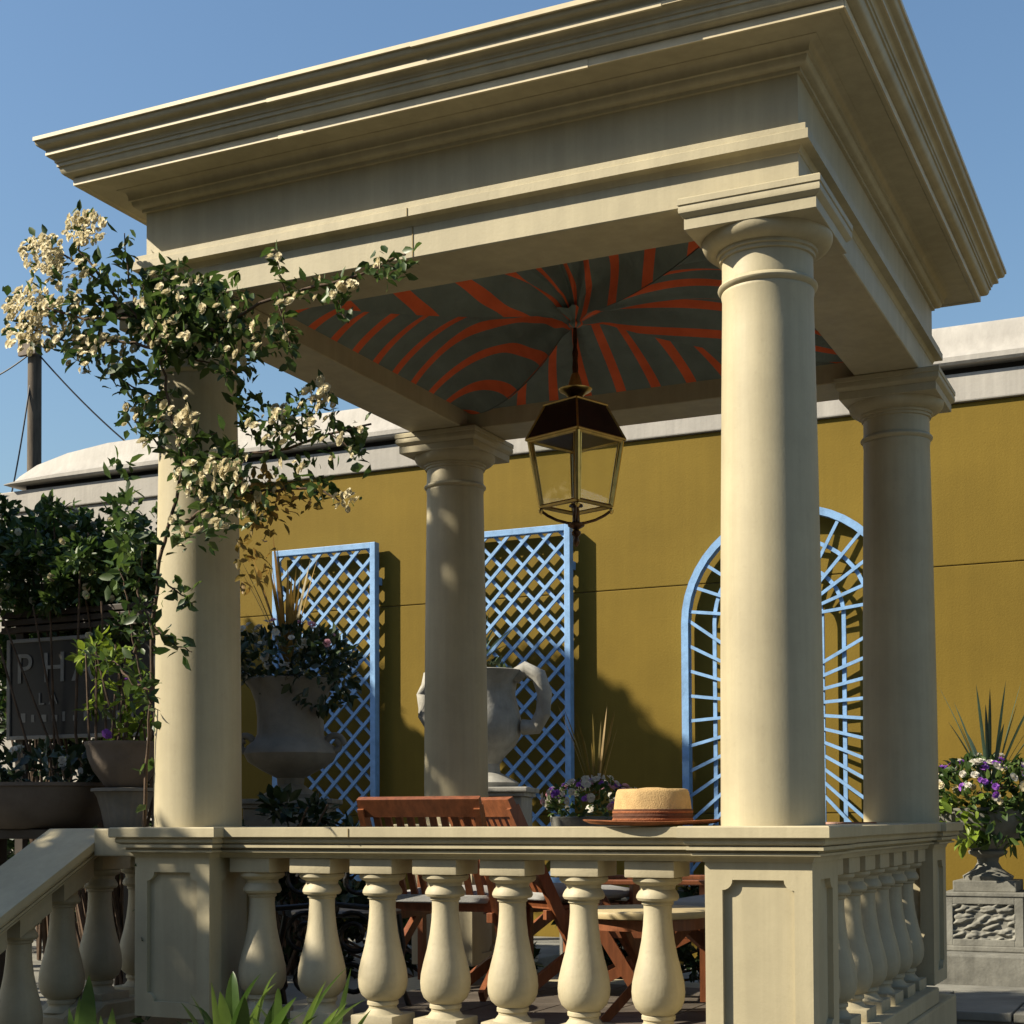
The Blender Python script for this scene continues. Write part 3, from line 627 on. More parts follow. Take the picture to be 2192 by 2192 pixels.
# ================================================================== garden furniture
def chair(name, label, loc, rz, cush=True, hor=False):
    c = thing(name, label, 'chair', loc, rz, 'wooden garden chairs in the pavilion')
    hw = .27                                  # faces +y, back at -y, leaning
    zt = .838 if not hor else .72; yb = -.40; y0 = -.20
    for s_ in (-1, 1):
        x = s_*hw
        MB().bar((x, yb, zt), (x, .02, .02), .055, .028, (1, 0, 0)).build('back_stile', 'wood', c)
        MB().bar((x*.94, .30, .40), (x*.94, -.32, .02), .05, .026, (1, 0, 0)).build('rear_leg', 'wood', c)
        MB().bar((x, .28, .60), (x, .28, .02), .05, .026, (1, 0, 0)).build('front_leg', 'wood', c)
        MB().box((x-.035, -.26, .60), (x+.035, .36, .624), .005).build('armrest', 'wood', c)
    P = lambda t, x: Vector((x, yb + (.02-yb)*t, zt + (.02-zt)*t))
    nrm = Vector((0, zt-.02, .42)).normalized()
    MB().bar(P(.0, -hw-.013), P(.0, hw+.013), .085, .03, nrm).build('top_rail', 'wood', c)
    MB().bar(P(.52, -hw+.0), P(.52, hw), .05, .024, nrm).build('lower_rail', 'wood', c)
    if hor:
        for k in range(5): MB().bar(P(.09+.082*k, -hw), P(.09+.082*k, hw), .055, .014, nrm).build('back_slat', 'wood', c)
    else:
        for k in range(9):
            x = -hw + .06 + k*(2*hw-.12)/8; MB().bar(P(.03, x), P(.52, x), .03, .014, nrm).build('back_slat', 'wood', c)
    for k in range(8):
        y = -.18 + k*.066; MB().box((-hw+.02, y, .375+.0), (hw-.02, y+.05, .393), .003).build('seat_slat', 'wood', c)
    for s_ in (-1, 1): MB().box((s_*hw*.94-.014, -.22, .330), (s_*hw*.94+.014, .34, .374), .003).build('seat_rail', 'wood', c)
    if cush:
        bm = bmesh.new(); bmesh.ops.create_cube(bm, size=1)
        bmesh.ops.subdivide_edges(bm, edges=bm.edges[:], cuts=5, use_grid_fill=True)
        for v in bm.verts:
            x, y, z = v.co*2; e = (1-abs(x)**4)*(1-abs(y)**4); v.co = Vector((x*.25*(1-.05*abs(z)), .06 + y*.27, .395 + .038 + z*.038*(.45+.75*e)))
        me = bpy.data.meshes.new('seat_cushion'); bm.to_mesh(me); bm.free()
        me.polygons.foreach_set('use_smooth', [True]*len(me.polygons)); link('seat_cushion', me, 'cushion', c)
    return c
FZ = Z(-.772) + .0125
c1 = chair('garden_chair', 'red-brown slatted wooden chair with grey cushion, nearest, top rail partly sunlit', (-2.02, 1.58, FZ), R(6))
c2 = chair('garden_chair', 'red-brown slatted wooden chair just right of the sunlit-topped chair', (-1.70, 1.98, FZ), R(-32))
c3 = chair('garden_chair', 'wooden chair with horizontal back slats beside the round table, behind the right pedestal', (-.56, 1.52, FZ), R(160), True, True)
tb = thing('round_table', 'low round cream-topped table with wooden rim between the garden chairs', 'table', (-.88, .98, FZ))
MB().lathe([(.245, .405), (.262, .408), (.266, .420), (.262, .432), (.25, .436)], 48).build('tabletop', 'table_top', tb, 40)
MB().lathe([(.21, .362), (.235, .362), (.235, .404), (.21, .404)], 40, caps=False).build('apron', 'wood', tb, 40)
for k in range(3):
    a = 2*math.pi*k/3 + .4; MB().bar((.20*math.cos(a), .20*math.sin(a), .40), (-.16*math.cos(a), -.16*math.sin(a), 0), .035, .025, (-math.sin(a), math.cos(a), 0)).build('leg', 'wood', tb)
# black iron chair seen between the left balusters
ic = thing('iron_chair', 'black wrought iron chair with scrolled back, between the leftmost balusters', 'chair', (-2.06, .60, FZ), R(14))
def spiral(c, r, turns, a0, n=26, y=0): return [(c[0] + r*(1-i/n*.75)*math.cos(a0 + turns*2*math.pi*i/n), y, c[1] + r*(1-i/n*.75)*math.sin(a0 + turns*2*math.pi*i/n)) for i in range(n)]
MB().tube([(-.20, .02, .02), (-.23, .0, .25), (-.25, -.02, .48), (-.20, -.03, .62), (-.10, -.04, .68), (0, -.04, .69), (.10, -.04, .68), (.20, -.03, .62), (.25, -.02, .48), (.23, 0, .25), (.20, .02, .02)], .014, 8).build('back_hoop', 'iron', ic, 60)
for c_, r_, t_, a_ in (((-.11, .55), .09, 1.5, 0), ((.11, .55), .09, -1.5, math.pi), ((-.10, .33), .09, 1.6, 1), ((.10, .33), .09, -1.6, 2.1), ((0, .62), .05, 1.2, -1.5), ((-.09, .15), .07, 1.4, .5), ((.09, .15), .07, -1.4, 2.6), ((0, .44), .05, 1.3, 1.5)):
    MB().tube(spiral(c_, r_, t_, a_, y=-.02), .011, 6).build('scroll', 'iron', ic, 60)
MB().tube([(-.23, 0, .43), (0, -.02, .45), (.23, 0, .43)], .012, 6).build('cross_rail', 'iron', ic, 60)
MB().lathe([(.21, .395), (.225, .40), (.225, .412), (.20, .418)], 36, (0, .20, 0)).build('seat', 'iron', ic, 40)
for x, y in ((-.20, .02), (.20, .02), (-.17, .38), (.17, .38)):
    MB().tube([(x, y, .40), (x*1.1, y+(y-.2)*.1, .25), (x*1.0, y, .12), (x*1.2, y+(y-.2)*.25, 0)], .012, 8).build('leg', 'iron', ic, 60)

# ================================================================== urns and pots
def urn(t, prof, m_, nm='bowl', n=48): return MB().lathe(prof, n).build(nm, m_, t, 40)
def loop_handle(t, pts, r, m_, nm='handle'): MB().tube(pts, r, 10).build(nm, m_, t, 60)
def pedestal_block(t, half, z0, z1, m_, cap=.03):
    MB().box((-half*1.12, -half*1.12, z0), (half*1.12, half*1.12, z0+.07), .008).build('pedestal_base', m_, t)
    MB().box((-half, -half, z0+.07), (half, half, z1-cap-.025), .008).build('pedestal_die', m_, t)
    MB().box((-half*1.08, -half*1.08, z1-cap-.025), (half*1.08, half*1.08, z1-cap), .006).build('pedestal_moulding', m_, t)
    MB().box((-half*1.16, -half*1.16, z1-cap), (half*1.16, half*1.16, z1), .008).build('pedestal_cap', m_, t)
# shaded campana urn, left
uL = thing('campana_urn', 'large pale stone urn with volute handles in deep shade, beside the left trellis', 'urn', (-4.03, 3.3, 0), YAW)
pedestal_block(uL, .25, 0, 1.0, 'shade_toned_stone')
urn(uL, [(.16, 1.0), (.17, 1.03), (.12, 1.06), (.08, 1.09), (.085, 1.13), (.18, 1.18), (.26, 1.23), (.285, 1.28), (.27, 1.325), (.225, 1.36), (.205, 1.40), (.203, 1.50), (.215, 1.60), (.245, 1.68), (.275, 1.715), (.28, 1.735), (.265, 1.74), (.23, 1.70), (.10, 1.69)], 'shade_toned_stone')
for s_ in (-1, 1):
    MB().tube([(s_*(.27 + .062*math.cos(a)*(1-a/14)), -.03, 1.335 + .062*math.sin(a)*(1-a/14)) for a in [k*.42 for k in range(19)]], .022, 8).build('volute_handle', 'shade_toned_stone', uL, 60)
# urn with loop handles, centre
uC = thing('handled_urn', 'pale stone urn with big loop handles on a pedestal, behind the rear left column', 'urn', (-2.84, 3.6, 0), YAW - R(8))
pedestal_block(uC, .25, 0, 1.06, 'white_cast')
urn(uC, [(.19, 1.06), (.20, 1.09), (.15, 1.12), (.09, 1.15), (.085, 1.20), (.12, 1.25), (.18, 1.31), (.215, 1.38), (.22, 1.45), (.20, 1.54), (.18, 1.62), (.19, 1.69), (.235, 1.745), (.24, 1.76), (.22, 1.765), (.18, 1.72), (.08, 1.71)], 'white_cast')
for s_ in (-1, 1):
    loop_handle(uC, [(s_*.18, -.04, 1.72), (s_*.25, -.05, 1.765), (s_*.33, -.05, 1.725), (s_*.365, -.05, 1.62), (s_*.355, -.05, 1.50), (s_*.31, -.05, 1.42), (s_*.23, -.04, 1.42)], .048, 'white_cast')
# flower urn behind the hat
uF = thing('flower_urn', 'stone urn of small pale and purple flowers with grassy spikes behind the straw hat', 'planter', (-2.0, 3.2, 0), YAW)
pedestal_block(uF, .17, -.33, .45, 'stone')
urn(uF, [(.12, .45), (.13, .48), (.07, .51), (.06, .58), (.12, .64), (.19, .72), (.215, .82), (.225, .88), (.21, .885), (.18, .85), (.05, .84)], 'stone')
# urn on pedestal, right
uR = thing('pedestal_urn', 'stone urn of purple and white flowers on a carved pedestal, far right', 'urn', (-.165, 5.27, .05))
uR.scale = (1.1365,)*3
MB().box((-.215, -.215, 0), (.215, .215, .03), .006).build('pedestal_base', 'stone', uR)
MB().box((-.195, -.195, .03), (.195, .195, .290), .008).build('pedestal_die', 'stone', uR)
fr_ = MB(); hw = .2
for a, b_ in (((-.205, -.212, .03), (-.160, -.1955, .295)), ((.160, -.212, .03), (.205, -.1955, .295)), ((-.160, -.212, .255), (.160, -.1955, .295)), ((-.160, -.212, .03), (.160, -.1955, .065))): fr_.box(a, b_, .003)
fr_.build('panel_frame', 'stone', uR)
NX = 60; vs = []; fs = []
from mathutils import noise as mn
for j in range(NX+1):
    for i in range(NX+1):
        x = -.16 + .32*i/NX; z = .065 + .19*j/NX
        wv = mn.noise(Vector((x*14, 3.1, z*42 - x*14))) + .5*mn.noise(Vector((x*34, 9.1, z*60)))
        vs.append((x, -.194 - max(0, min(.020, .008 + .034*wv)), z))
fs = [(j*(NX+1)+i, j*(NX+1)+i+1, (j+1)*(NX+1)+i+1, (j+1)*(NX+1)+i) for j in range(NX) for i in range(NX)]
obj('carved_panel', vs, fs, 'stone', uR, smooth=80)
MB().box((-.212, -.218, .2955), (.212, .212, .318), .005).build('pedestal_moulding', 'stone', uR)
MB().box((-.165, -.165, .318), (.165, .165, .378), .006).build('pedestal_cap', 'stone', uR)
urn(uR, [(.13, .378), (.135, .40), (.11, .415), (.075, .44), (.055, .475), (.06, .50), (.10, .52), (.105, .535), (.09, .545), (.16, .59), (.235, .65), (.265, .71), (.275, .77), (.265, .775), (.22, .74), (.05, .73)], 'stone')
# table with pots, left
tt = thing('potting_table', 'dark wooden bench holding pots behind the stair balustrade', 'table', (-3.95, 1.25, 0))
MB().box((-.75, -.28, .79), (.62, .28, .835), .006).build('tabletop', 'dark_wood', tt)
for x in (-.70, .57):
    for y in (-.24, .24): MB().box((x-.03, y-.03, 0), (x+.03, y+.03, .79), .004).build('leg', 'dark_wood', tt)
pb = thing('bowl_planter', 'wide shaded stone bowl planter of dark leaves behind the stair balustrade', 'planter', (-4.07, 1.18, .836))
urn(pb, [(.22, 0), (.25, .012), (.30, .07), (.335, .15), (.345, .20), (.355, .205), (.355, .222), (.33, .222), (.31, .18), (.05, .17)], 'terracotta')
pf = thing('fluted_pot', 'small fluted grey pot next to the left front column', 'pot', (-3.52, 1.12, .836))
vs = []; nfl = 64; prof = [(.085, 0), (.092, .01), (.105, .08), (.125, .15), (.14, .175)]
for r_, z in prof:
    for i in range(nfl):
        a = 2*math.pi*i/nfl; rr = r_*(1 + .035*math.cos(a*20)); vs.append((rr*math.cos(a), rr*math.sin(a), z))
fs = [(j*nfl+i, j*nfl+(i+1) % nfl, (j+1)*nfl+(i+1) % nfl, (j+1)*nfl+i) for j in range(len(prof)-1) for i in range(nfl)] + [tuple(range(nfl))[::-1], tuple(4*nfl+i for i in range(nfl))]
obj('fluted_body', vs, fs, 'shade_toned_stone', pf, smooth=60); MB().lathe([(.142, .172), (.155, .176), (.155, .19), (.135, .192)], 40).build('rim', 'shade_toned_stone', pf, 40)
ur = thing('round_urn', 'round dull brown urn standing on the fluted pot, by the left front column', 'urn', (-3.52, 1.12, 1.0285))
urn(ur, [(.08, 0), (.09, .008), (.10, .02), (.145, .08), (.17, .14), (.178, .19), (.185, .20), (.185, .215), (.165, .215), (.05, .19)], 'terracotta')

# ================================================================== sign (left)
sgp = onY(150, 1290, 2.2)
sg = thing('black_sign', 'black board sign with white letters and frame in the shade at far left', 'sign', (-4.74, 2.25, 1.35))
MB().box((-.55, -.012, .01), (.55, .012, .58), 0).build('board', 'sign_black', sg)
for a, b_ in (((-.565, -.022, 0), (-.54, .014, .59)), ((.54, -.022, 0), (.565, .014, .59))): MB().box(a, b_, .003).build('frame_stile', 'sign_white', sg)
MB().box((-.54, -.021, 0), (.54, .013, .022), .003).build('frame_rail', 'sign_white', sg); MB().box((-.54, -.021, .568), (.54, .013, .59), .003).build('frame_rail', 'sign_white', sg)
def text(parent, s_, size, loc, m_, nm='lettering'):
    cu = bpy.data.curves.new(nm, 'FONT'); cu.body = s_; cu.size = size; cu.extrude = .002; cu.space_character = 1.25
    o = bpy.data.objects.new('tmp', cu); col.objects.link(o); dg = bpy.context.evaluated_depsgraph_get()
    me = bpy.data.meshes.new_from_object(o.evaluated_get(dg)); bpy.data.objects.remove(o)
    e = link(nm, me, m_, parent, loc); e.rotation_euler = (math.pi/2, 0, 0); me.materials.clear(); me.materials.append(M[m_]); return e
for ch, dx in (('P', 0), ('H', .20), ('A', .42)): text(sg, ch, .25, (-.50 + dx, -.016, .33), 'sign_white', 'letter')
for ch, dx in (('L', 0), ('A', .08)): text(sg, ch, .10, (-.33 + dx, -.016, .20), 'sign_white', 'letter')
for k in range(11):                           # last line, too small to read
    h = random.uniform(.03, .055); MB().box((-.46 + .078*k, -.015, .10), (-.46 + .078*k + random.uniform(.018, .045), -.0125, .10 + h), 0).build('letter_stroke', 'sign_white', sg)
for x in (-.5, .5): MB().box((x-.03, .014, -1.35), (x+.03, .06, .75), .003).build('post', 'dark_wood', sg)
for k in range(3):
    MB().box((-.62, -.01, .63 + .045*k), (.62, .05, .665 + .045*k), .004).build('top_board', 'dark_wood', sg)

# ================================================================== utility pole
pl = thing('utility_pole', 'dark wooden utility pole with wires rising behind the white parapet', 'pole', (-14.1, 12, GZ))
MB().lathe([(.115, 0), (.095, 8.45)], 16).build('pole', 'pole_wood', pl, 40)
MB().box((-.16, -.17, 8.18), (.16, -.11, 8.40), .01).build('insulator_block', 'terracotta', pl)
def wire(a, b_, sag=.15, n=14): return [Vector(a).lerp(Vector(b_), i/n) - Vector((0, 0, sag*4*(i/n)*(1-i/n))) for i in range(n+1)]
top = Vector((0, 0, 8.3))
for e in (onY(330, 905, 12.2), onY(-90, 735, 12.5), onY(22, 930, 11.6)):
    MB().tube(wire(top, Vector(e) - Vector((-14.1, 12, GZ)), .12), .012, 5).build('wire', 'iron', pl)

# ================================================================== plants
def spikes(root, base, n, length, spread, wd, m_, up=1.0, nm='leaf_blade'):
    b0 = Vector(base) - root.location; rot = Matrix.Rotation(-root.rotation_euler.z, 3, 'Z'); b0 = rot @ b0 / root.scale.x; length = length/root.scale.x
    for i in range(n):
        a = random.uniform(0, 2*math.pi); s_ = spread*random.uniform(.25, 1); L_ = length*random.uniform(.65, 1.05)
        tip = b0 + Vector((math.cos(a)*s_*L_, math.sin(a)*s_*L_, up*L_*math.sqrt(max(.05, 1 - s_*s_*.8))))
        v_, f_ = blade(b0 + Vector((math.cos(a)*.02, math.sin(a)*.02, 0)), tip, wd*random.uniform(.8, 1.2), .10*s_); obj(nm, v_, f_, m_, root, smooth=80)
def mound(root, c, r, n, size, m_, nobj=60, nm='leaf', up=.8, shell=.55): foliage(root, nm, [q for q in cloud(c, r, n, size, up, shell)], LEAF, m_, nobj)
def blooms(root, c, r, n, size, m_, nm='flower', lo=-.3):
    out = []; c = Vector(c)
    while len(out) < n:
        d = rdir(.6)
        if d.z < lo: continue
        p = c + Vector((d.x*r[0], d.y*r[1], d.z*r[2]))*random.uniform(.92, 1.1)
        z = (d + rdir()*.4).normalized(); out.append((p, z.orthogonal(), z, size*random.uniform(.7, 1.25)))
    foliage(root, nm, out, FLOWER, m_, n)
# in the urns
mound(uR, (-.165, 5.22, 1.03), (.38, .35, .20), 1000, .065, 'leaf', 160)
mound(uR, (-.30, 5.01, .84), (.20, .12, .14), 120, .095, 'leaf_bright', 70, up=-.4)
mound(uR, (-.04, 5.03, .82), (.18, .12, .14), 100, .095, 'leaf', 50, up=-.4)
blooms(uR, (-.165, 5.20, 1.04), (.36, .33, .18), 46, .046, 'petal_purple'); blooms(uR, (-.165, 5.20, 1.05), (.38, .35, .2), 44, .046, 'petal_white'); blooms(uR, (-.165, 5.20, .98), (.37, .34, .2), 30, .05, 'petal_cream')
spikes(uR, (-.15, 5.27, 1.03), 18, .72, .75, .026, 'blue_leaf')
mound(uF, (-2.0, 3.2, .95), (.24, .24, .13), 420, .045, 'leaf', 80); blooms(uF, (-2.0, 3.2, .97), (.25, .25, .13), 55, .045, 'petal_white'); blooms(uF, (-2.0, 3.2, .96), (.25, .25, .12), 26, .040, 'petal_purple'); blooms(uF, (-2.0, 3.2, .96), (.25, .25, .12), 18, .042, 'petal_pink')
spikes(uF, (-1.97, 3.2, .98), 14, .55, .65, .014, 'leaf_gold')
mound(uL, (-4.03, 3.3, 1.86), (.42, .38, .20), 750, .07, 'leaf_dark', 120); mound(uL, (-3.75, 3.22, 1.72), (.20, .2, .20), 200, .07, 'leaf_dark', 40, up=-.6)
blooms(uL, (-4.05, 3.28, 1.90), (.40, .36, .20), 9, .05, 'petal_pink'); blooms(uL, (-4.12, 3.28, 1.88), (.38, .36, .20), 34, .05, 'petal_white')
spikes(uL, (-4.05, 3.3, 1.85), 22, .75, .5, .028, 'leaf_gold')
spikes(uC, (-2.95, 3.6, 1.74), 16, .42, .9, .03, 'blue_leaf'); mound(uC, (-2.84, 3.6, 1.76), (.18, .16, .05), 60, .05, 'leaf_dark', 30)
mound(pb, (-4.07, 1.18, 1.10), (.36, .30, .12), 300, .075, 'leaf_dark', 70); blooms(pb, (-4.07, 1.15, 1.12), (.33, .28, .11), 12, .05, 'petal_white')
# low shrub at the foot of the shaded urn
def shrub(name, label, base, parts, m_, size, n, nobj, cat='shrub', group=None, stems=5, flowers=None, dens=1.0):
    s_ = thing(name, label, cat, base, 0, group); B = Vector(base)
    for k, (c, r_) in enumerate(parts):
        cc = Vector(c)
        for j in range(stems):
            e = cc + Vector((random.uniform(-.6, .6)*r_[0], random.uniform(-.6, .6)*r_[1], random.uniform(-.3, .6)*r_[2])); a = Vector((random.uniform(-.06, .06), random.uniform(-.06, .06), 0))
            m1 = (e-B)*.55 + Vector((random.uniform(-.1, .1), random.uniform(-.1, .1), .1))
            MB().tube([a, m1*.5 + a*.5, m1, e-B], .014, 6, .4).build('branch', 'bark', s_)
    vol = [r_[0]*r_[1]*r_[2] for c, r_ in parts]; tot = sum(v**.67 for v in vol); items = []
    for (c, r_), v in zip(parts, vol):
        # sub-clumps so the outline stays uneven
        nn = int(n*v**.67/tot); k = max(5, nn//70)
        for _ in range(k):
            d = rdir(); sc = Vector(c) + Vector((d.x*r_[0], d.y*r_[1], d.z*r_[2]))*random.uniform(.3, 1.0); rr = min(r_)*random.uniform(.22, .42)
            items += cloud(sc, (rr, rr, rr*.8), nn//k, size, .2, .2)
    foliage(s_, 'leaf', items, LEAF, m_, nobj)
    if flowers:
        out = []
        for q in random.sample(items, flowers[0]): z = rdir(.8); out.append((Vector(q[0]) + Vector((-.02, -.05, .02)), z.orthogonal(), z, flowers[1]*random.uniform(.7, 1.2)))
        foliage(s_, 'flower', out, FLOWER, flowers[2], len(out))
    return s_
pt = onY(555, 1500, 2.7)
shrub('low_shrub', 'low dark shaded shrub at the foot of the urn, right of the left front column', (pt.x, 2.7, 0), [((pt.x, 2.7, .82), (.42, .3, .34)), ((pt.x + .15, 2.7, .5), (.45, .3, .45))], 'leaf_dark', .085, 900, 120)
a = onY(90, 1060, 2.9); b_ = onY(230, 1080, 2.7); c_ = onY(60, 1190, 2.5)
shrub('leafy_shrub', 'tall dark leafy shrub at the far left edge, reaching towards the parapet', (a.x, 2.9, 0), [((a.x - .20, 2.9, a.z), (.62, .4, .46)), ((c_.x - .1, 2.8, c_.z - .15), (.7, .35, .42))], 'leaf', .078, 5200, 220, flowers=(40, .05, 'petal_white'), group='leafy shrubs on the left')
shrub('leafy_shrub', 'bushy green shrub with pale blossoms directly left of the left front column', (b_.x, 2.7, 0), [((b_.x + .02, 2.7, b_.z - .03), (.44, .36, .46)), ((b_.x + .08, 2.6, b_.z - .60), (.48, .30, .50))], 'leaf', .070, 5200, 240, flowers=(60, .052, 'petal_white'), group='leafy shrubs on the left')
g_ = onY(180, 1000, 2.3)
shrub('leafy_shrub', 'loose light-leaved shrub hanging over the sign towards the left front column', (g_.x, 2.3, 0), [((g_.x - .25, 2.3, g_.z - .08), (.55, .25, .30)), ((g_.x + .12, 2.2, g_.z - .45), (.32, .22, .45)), ((g_.x - .45, 2.2, g_.z - .42), (.5, .2, .2))], 'leaf', .062, 3000, 240, flowers=(36, .045, 'petal_cream'), group='leafy shrubs on the left')
e_ = onY(120, 1450, 3.3)
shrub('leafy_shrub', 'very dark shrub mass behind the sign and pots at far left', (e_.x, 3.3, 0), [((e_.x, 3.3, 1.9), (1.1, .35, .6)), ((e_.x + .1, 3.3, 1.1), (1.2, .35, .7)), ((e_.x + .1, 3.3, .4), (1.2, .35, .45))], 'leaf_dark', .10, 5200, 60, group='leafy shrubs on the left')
d_ = onY(240, 1330, 1.75)
shrub('bright_shrub', 'sprawling bright yellow-green sprigs between the sign and the left front column', (d_.x, 1.75, 0), [((d_.x - .10, 1.75, d_.z + .30), (.34, .2, .12)), ((d_.x + .02, 1.75, d_.z + .05), (.26, .2, .2)), ((d_.x + .05, 1.75, d_.z - .2), (.2, .2, .2))], 'leaf_bright', .075, 330, 160, stems=5, flowers=(5, .06, 'petal_purple'))
shrub('gap_darkening_hedge', 'added low hedge behind the pavilion, darkening the gaps between the balusters', (-2.2, 2.85, -.33), [((-4.3 + .62*k, 2.85, .22), (.40, .16, .46)) for k in range(7)], 'leaf_dark', .075, 6500, 60, stems=3, cat='hedge')  # added; its dark mass covers bright paving and stands in for shade
c4 = chair('garden_chair', 'red-brown slatted wooden chair with grey cushion behind the fifth and sixth balusters', (-1.15, 1.72, FZ), R(-75)); c4.scale = (1, 1, .84)
# strap-leaved plants in the front bed
fb = thing('strap_plant', 'green strap-leaved clump in front of the left pedestal and balusters', 'plant', (onY(480, 2100, -.45).x, -.45, GZ))
def pxblade(root, xb, yb, xt, yt, Y, wd, m_='strap_leaf', dy=0, sag=.12):
    p0 = onY(xb, yb, Y); p1 = onY(xt, yt, Y + dy); v_, f_ = blade(p0 - root.location, p1 - root.location, wd, sag, 9, Vector((.9, .25, .1)) if abs(xt-xb) < 60 else None); obj('leaf_blade', v_, f_, 'strap_leaf', root, smooth=80)
for args in ((440, 2090, 437, 1835, .06), (440, 2090, 415, 1870, .05), (450, 2090, 462, 1880, .055), (430, 2090, 340, 1890, .03), (430, 2090, 380, 1905, .03), (470, 2080, 560, 1880, .05), (520, 2090, 655, 1825, .022), (540, 2090, 690, 1885, .045), (560, 2090, 640, 1900, .05), (540, 2080, 520, 1880, .06), (500, 2080, 600, 1915, .05), (460, 2080, 350, 1925, .04), (620, 2100, 700, 1905, .03)):
    pxblade(fb, *args[:4], -.45 + random.uniform(-.06, .06), args[4]*1.25, dy=random.uniform(-.08, .05))
for _ in range(26):
    xb = random.uniform(400, 620); pxblade(fb, xb, 2090, xb + random.uniform(-110, 120), random.uniform(1825, 1930), -.45 + random.uniform(-.1, .1), random.uniform(.025, .055), dy=random.uniform(-.12, .06), sag=random.uniform(.05, .25))
fb2 = thing('strap_plant', 'bright green upright blades in front of the stair balustrade, bottom left', 'plant', (onY(160, 2100, -.7).x, -.7, GZ))
for args in ((160, 2080, 168, 1838, .07), (150, 2080, 150, 1880, .05), (205, 2090, 212, 1900, .05), (195, 2090, 190, 1915, .04), (150, 2090, 130, 1900, .04)):
    pxblade(fb2, *args[:4], -.7, args[4]*1.2, sag=.03)

# climbing rose on the left front column
vn = thing('climbing_rose', 'climbing rose with cream blossoms wound round the left front column and architrave', 'climbing plant', (-W+.05, -.12, GZ))
VY = -.10
def vp(x, y, dy=0.0): return onY(x, y, VY + dy)
stems_px = [
    ([(283, 1330), (289, 1200), (297, 1080), (318, 1000), (345, 880), (320, 760), (300, 660), (260, 600)], .008, -.14), ([(262, 2000), (268, 1700), (276, 1450), (283, 1330)], .010, .10),
    ([(292, 1180), (330, 1215), (362, 1230)], .004, -.16), ([(300, 1090), (340, 1120), (364, 1140)], .004, -.16),
    ([(330, 1000), (390, 960), (450, 930), (520, 925), (600, 920), (640, 945)], .007, -.02), ([(350, 880), (430, 860), (520, 850), (620, 820), (700, 800)], .007, -.03),
    ([(520, 850), (580, 800), (600, 735)], .004, -.02), ([(620, 820), (670, 850), (690, 870)], .003, -.02),
    ([(300, 660), (400, 620), (520, 560), (620, 535), (700, 510), (765, 480)], .007, -.10), ([(620, 535), (640, 560), (650, 600)], .003, -.1), ([(520, 560), (540, 620), (555, 690)], .004, -.12),
    ([(260, 600), (200, 540), (150, 470), (165, 400)], .007, -.12), ([(200, 540), (120, 480), (60, 465)], .005, -.16), ([(260, 600), (160, 600), (60, 570), (15, 560)], .006, -.14), ([(300, 660), (210, 640), (120, 640), (30, 610)], .006, -.14),
    ([(320, 760), (270, 740), (200, 700)], .005, -.12), ([(350, 880), (300, 840), (250, 790)], .005, -.06), ([(260, 600), (240, 500), (235, 440)], .004, -.12), ([(540, 552), (528, 515), (520, 480)], .003, -.12)]
for k in range(16):
    x, y = random.choice(((330, 600), (300, 660), (350, 880), (260, 600), (400, 620))); ang = random.uniform(0, 6.28); pts = [(x, y)]
    for q in range(4): ang += random.uniform(-.6, .6); x += math.cos(ang)*random.uniform(18, 40); y += math.sin(ang)*random.uniform(14, 34); pts.append((x, y))
    stems_px.append((pts, random.uniform(.003, .006), random.uniform(-.2, -.05)))
for pts in ([(283, 1330), (255, 1230), (240, 1130), (225, 1060)], [(289, 1200), (262, 1120), (268, 1040)], [(255, 1230), (270, 1180), (262, 1140)], [(283, 1300), (250, 1290), (215, 1250), (170, 1235)]): stems_px.append((pts, .005, -.24))
stem_pts = []
for pts, r_, dy in stems_px:
    P3 = [vp(x, y, dy + random.uniform(-.02, .02)) for x, y in pts]; den = []
    for i in range(len(P3)-1):
        for k in range(4): den.append(P3[i].lerp(P3[i+1], k/4) + rdir()*.006)
    den.append(P3[-1]); stem_pts += den
    MB().tube([p - vn.location for p in den], r_, 6, .5).build('stem', 'bark', vn, 80)
leaves = []; cream = []
def spray(x, y, rx, ry, n, size, dy=0., dd=.12, up=.3, bl=0, bs=.05, lst=None):
    for _ in range(int(n*(.60 if x < 260 else .80))):
        a = random.uniform(0, 2*math.pi); k = math.sqrt(random.random())
        p = vp(x + rx*k*math.cos(a), y + ry*k*math.sin(a), dy + random.gauss(0, dd))
        (leaves if lst is None else lst).append((p, rdir(up - .2), rdir(1.2), size*.86*random.uniform(.5, 1.25)))
    for _ in range(int(bl*(2.4 if x < 260 else 1.3))):
        a = random.uniform(0, 2*math.pi); k = math.sqrt(random.random()); z = (Vector((-.5, -.7, .5)) + rdir()*.7).normalized()
        cream.append((vp(x + rx*k*math.cos(a), y + ry*k*math.sin(a), dy - .06 + random.gauss(0, dd*.8)), z.orthogonal(), z, bs*(.58 if x < 260 else .70)*random.uniform(.5, 1.35)))
for p in stem_pts:
    for _ in range(2): leaves.append((p + rdir()*.025, rdir(.2), rdir(1.2), random.uniform(.035, .07)))
spray(160, 430, 40, 34, 26, .05, -.14, .1, bl=34, bs=.048); spray(80, 480, 42, 40, 30, .05, -.16, .1, bl=42, bs=.05); spray(120, 520, 70, 36, 60, .06, -.14, .1, bl=16, bs=.05)
spray(55, 575, 50, 36, 36, .055, -.15, .1, bl=40, bs=.05); spray(60, 630, 55, 34, 40, .055, -.14, .1, bl=34, bs=.05)
spray(160, 600, 70, 50, 90, .075, -.12, .1, bl=12); spray(190, 670, 70, 40, 120, .07, -.1, .1, bl=14); spray(150, 640, 60, 40, 60, .06, -.1, .1, bl=20)
spray(215, 520, 40, 60, 70, .065, -.12, .1); spray(240, 715, 50, 28, 70, .065, -.1, .08)
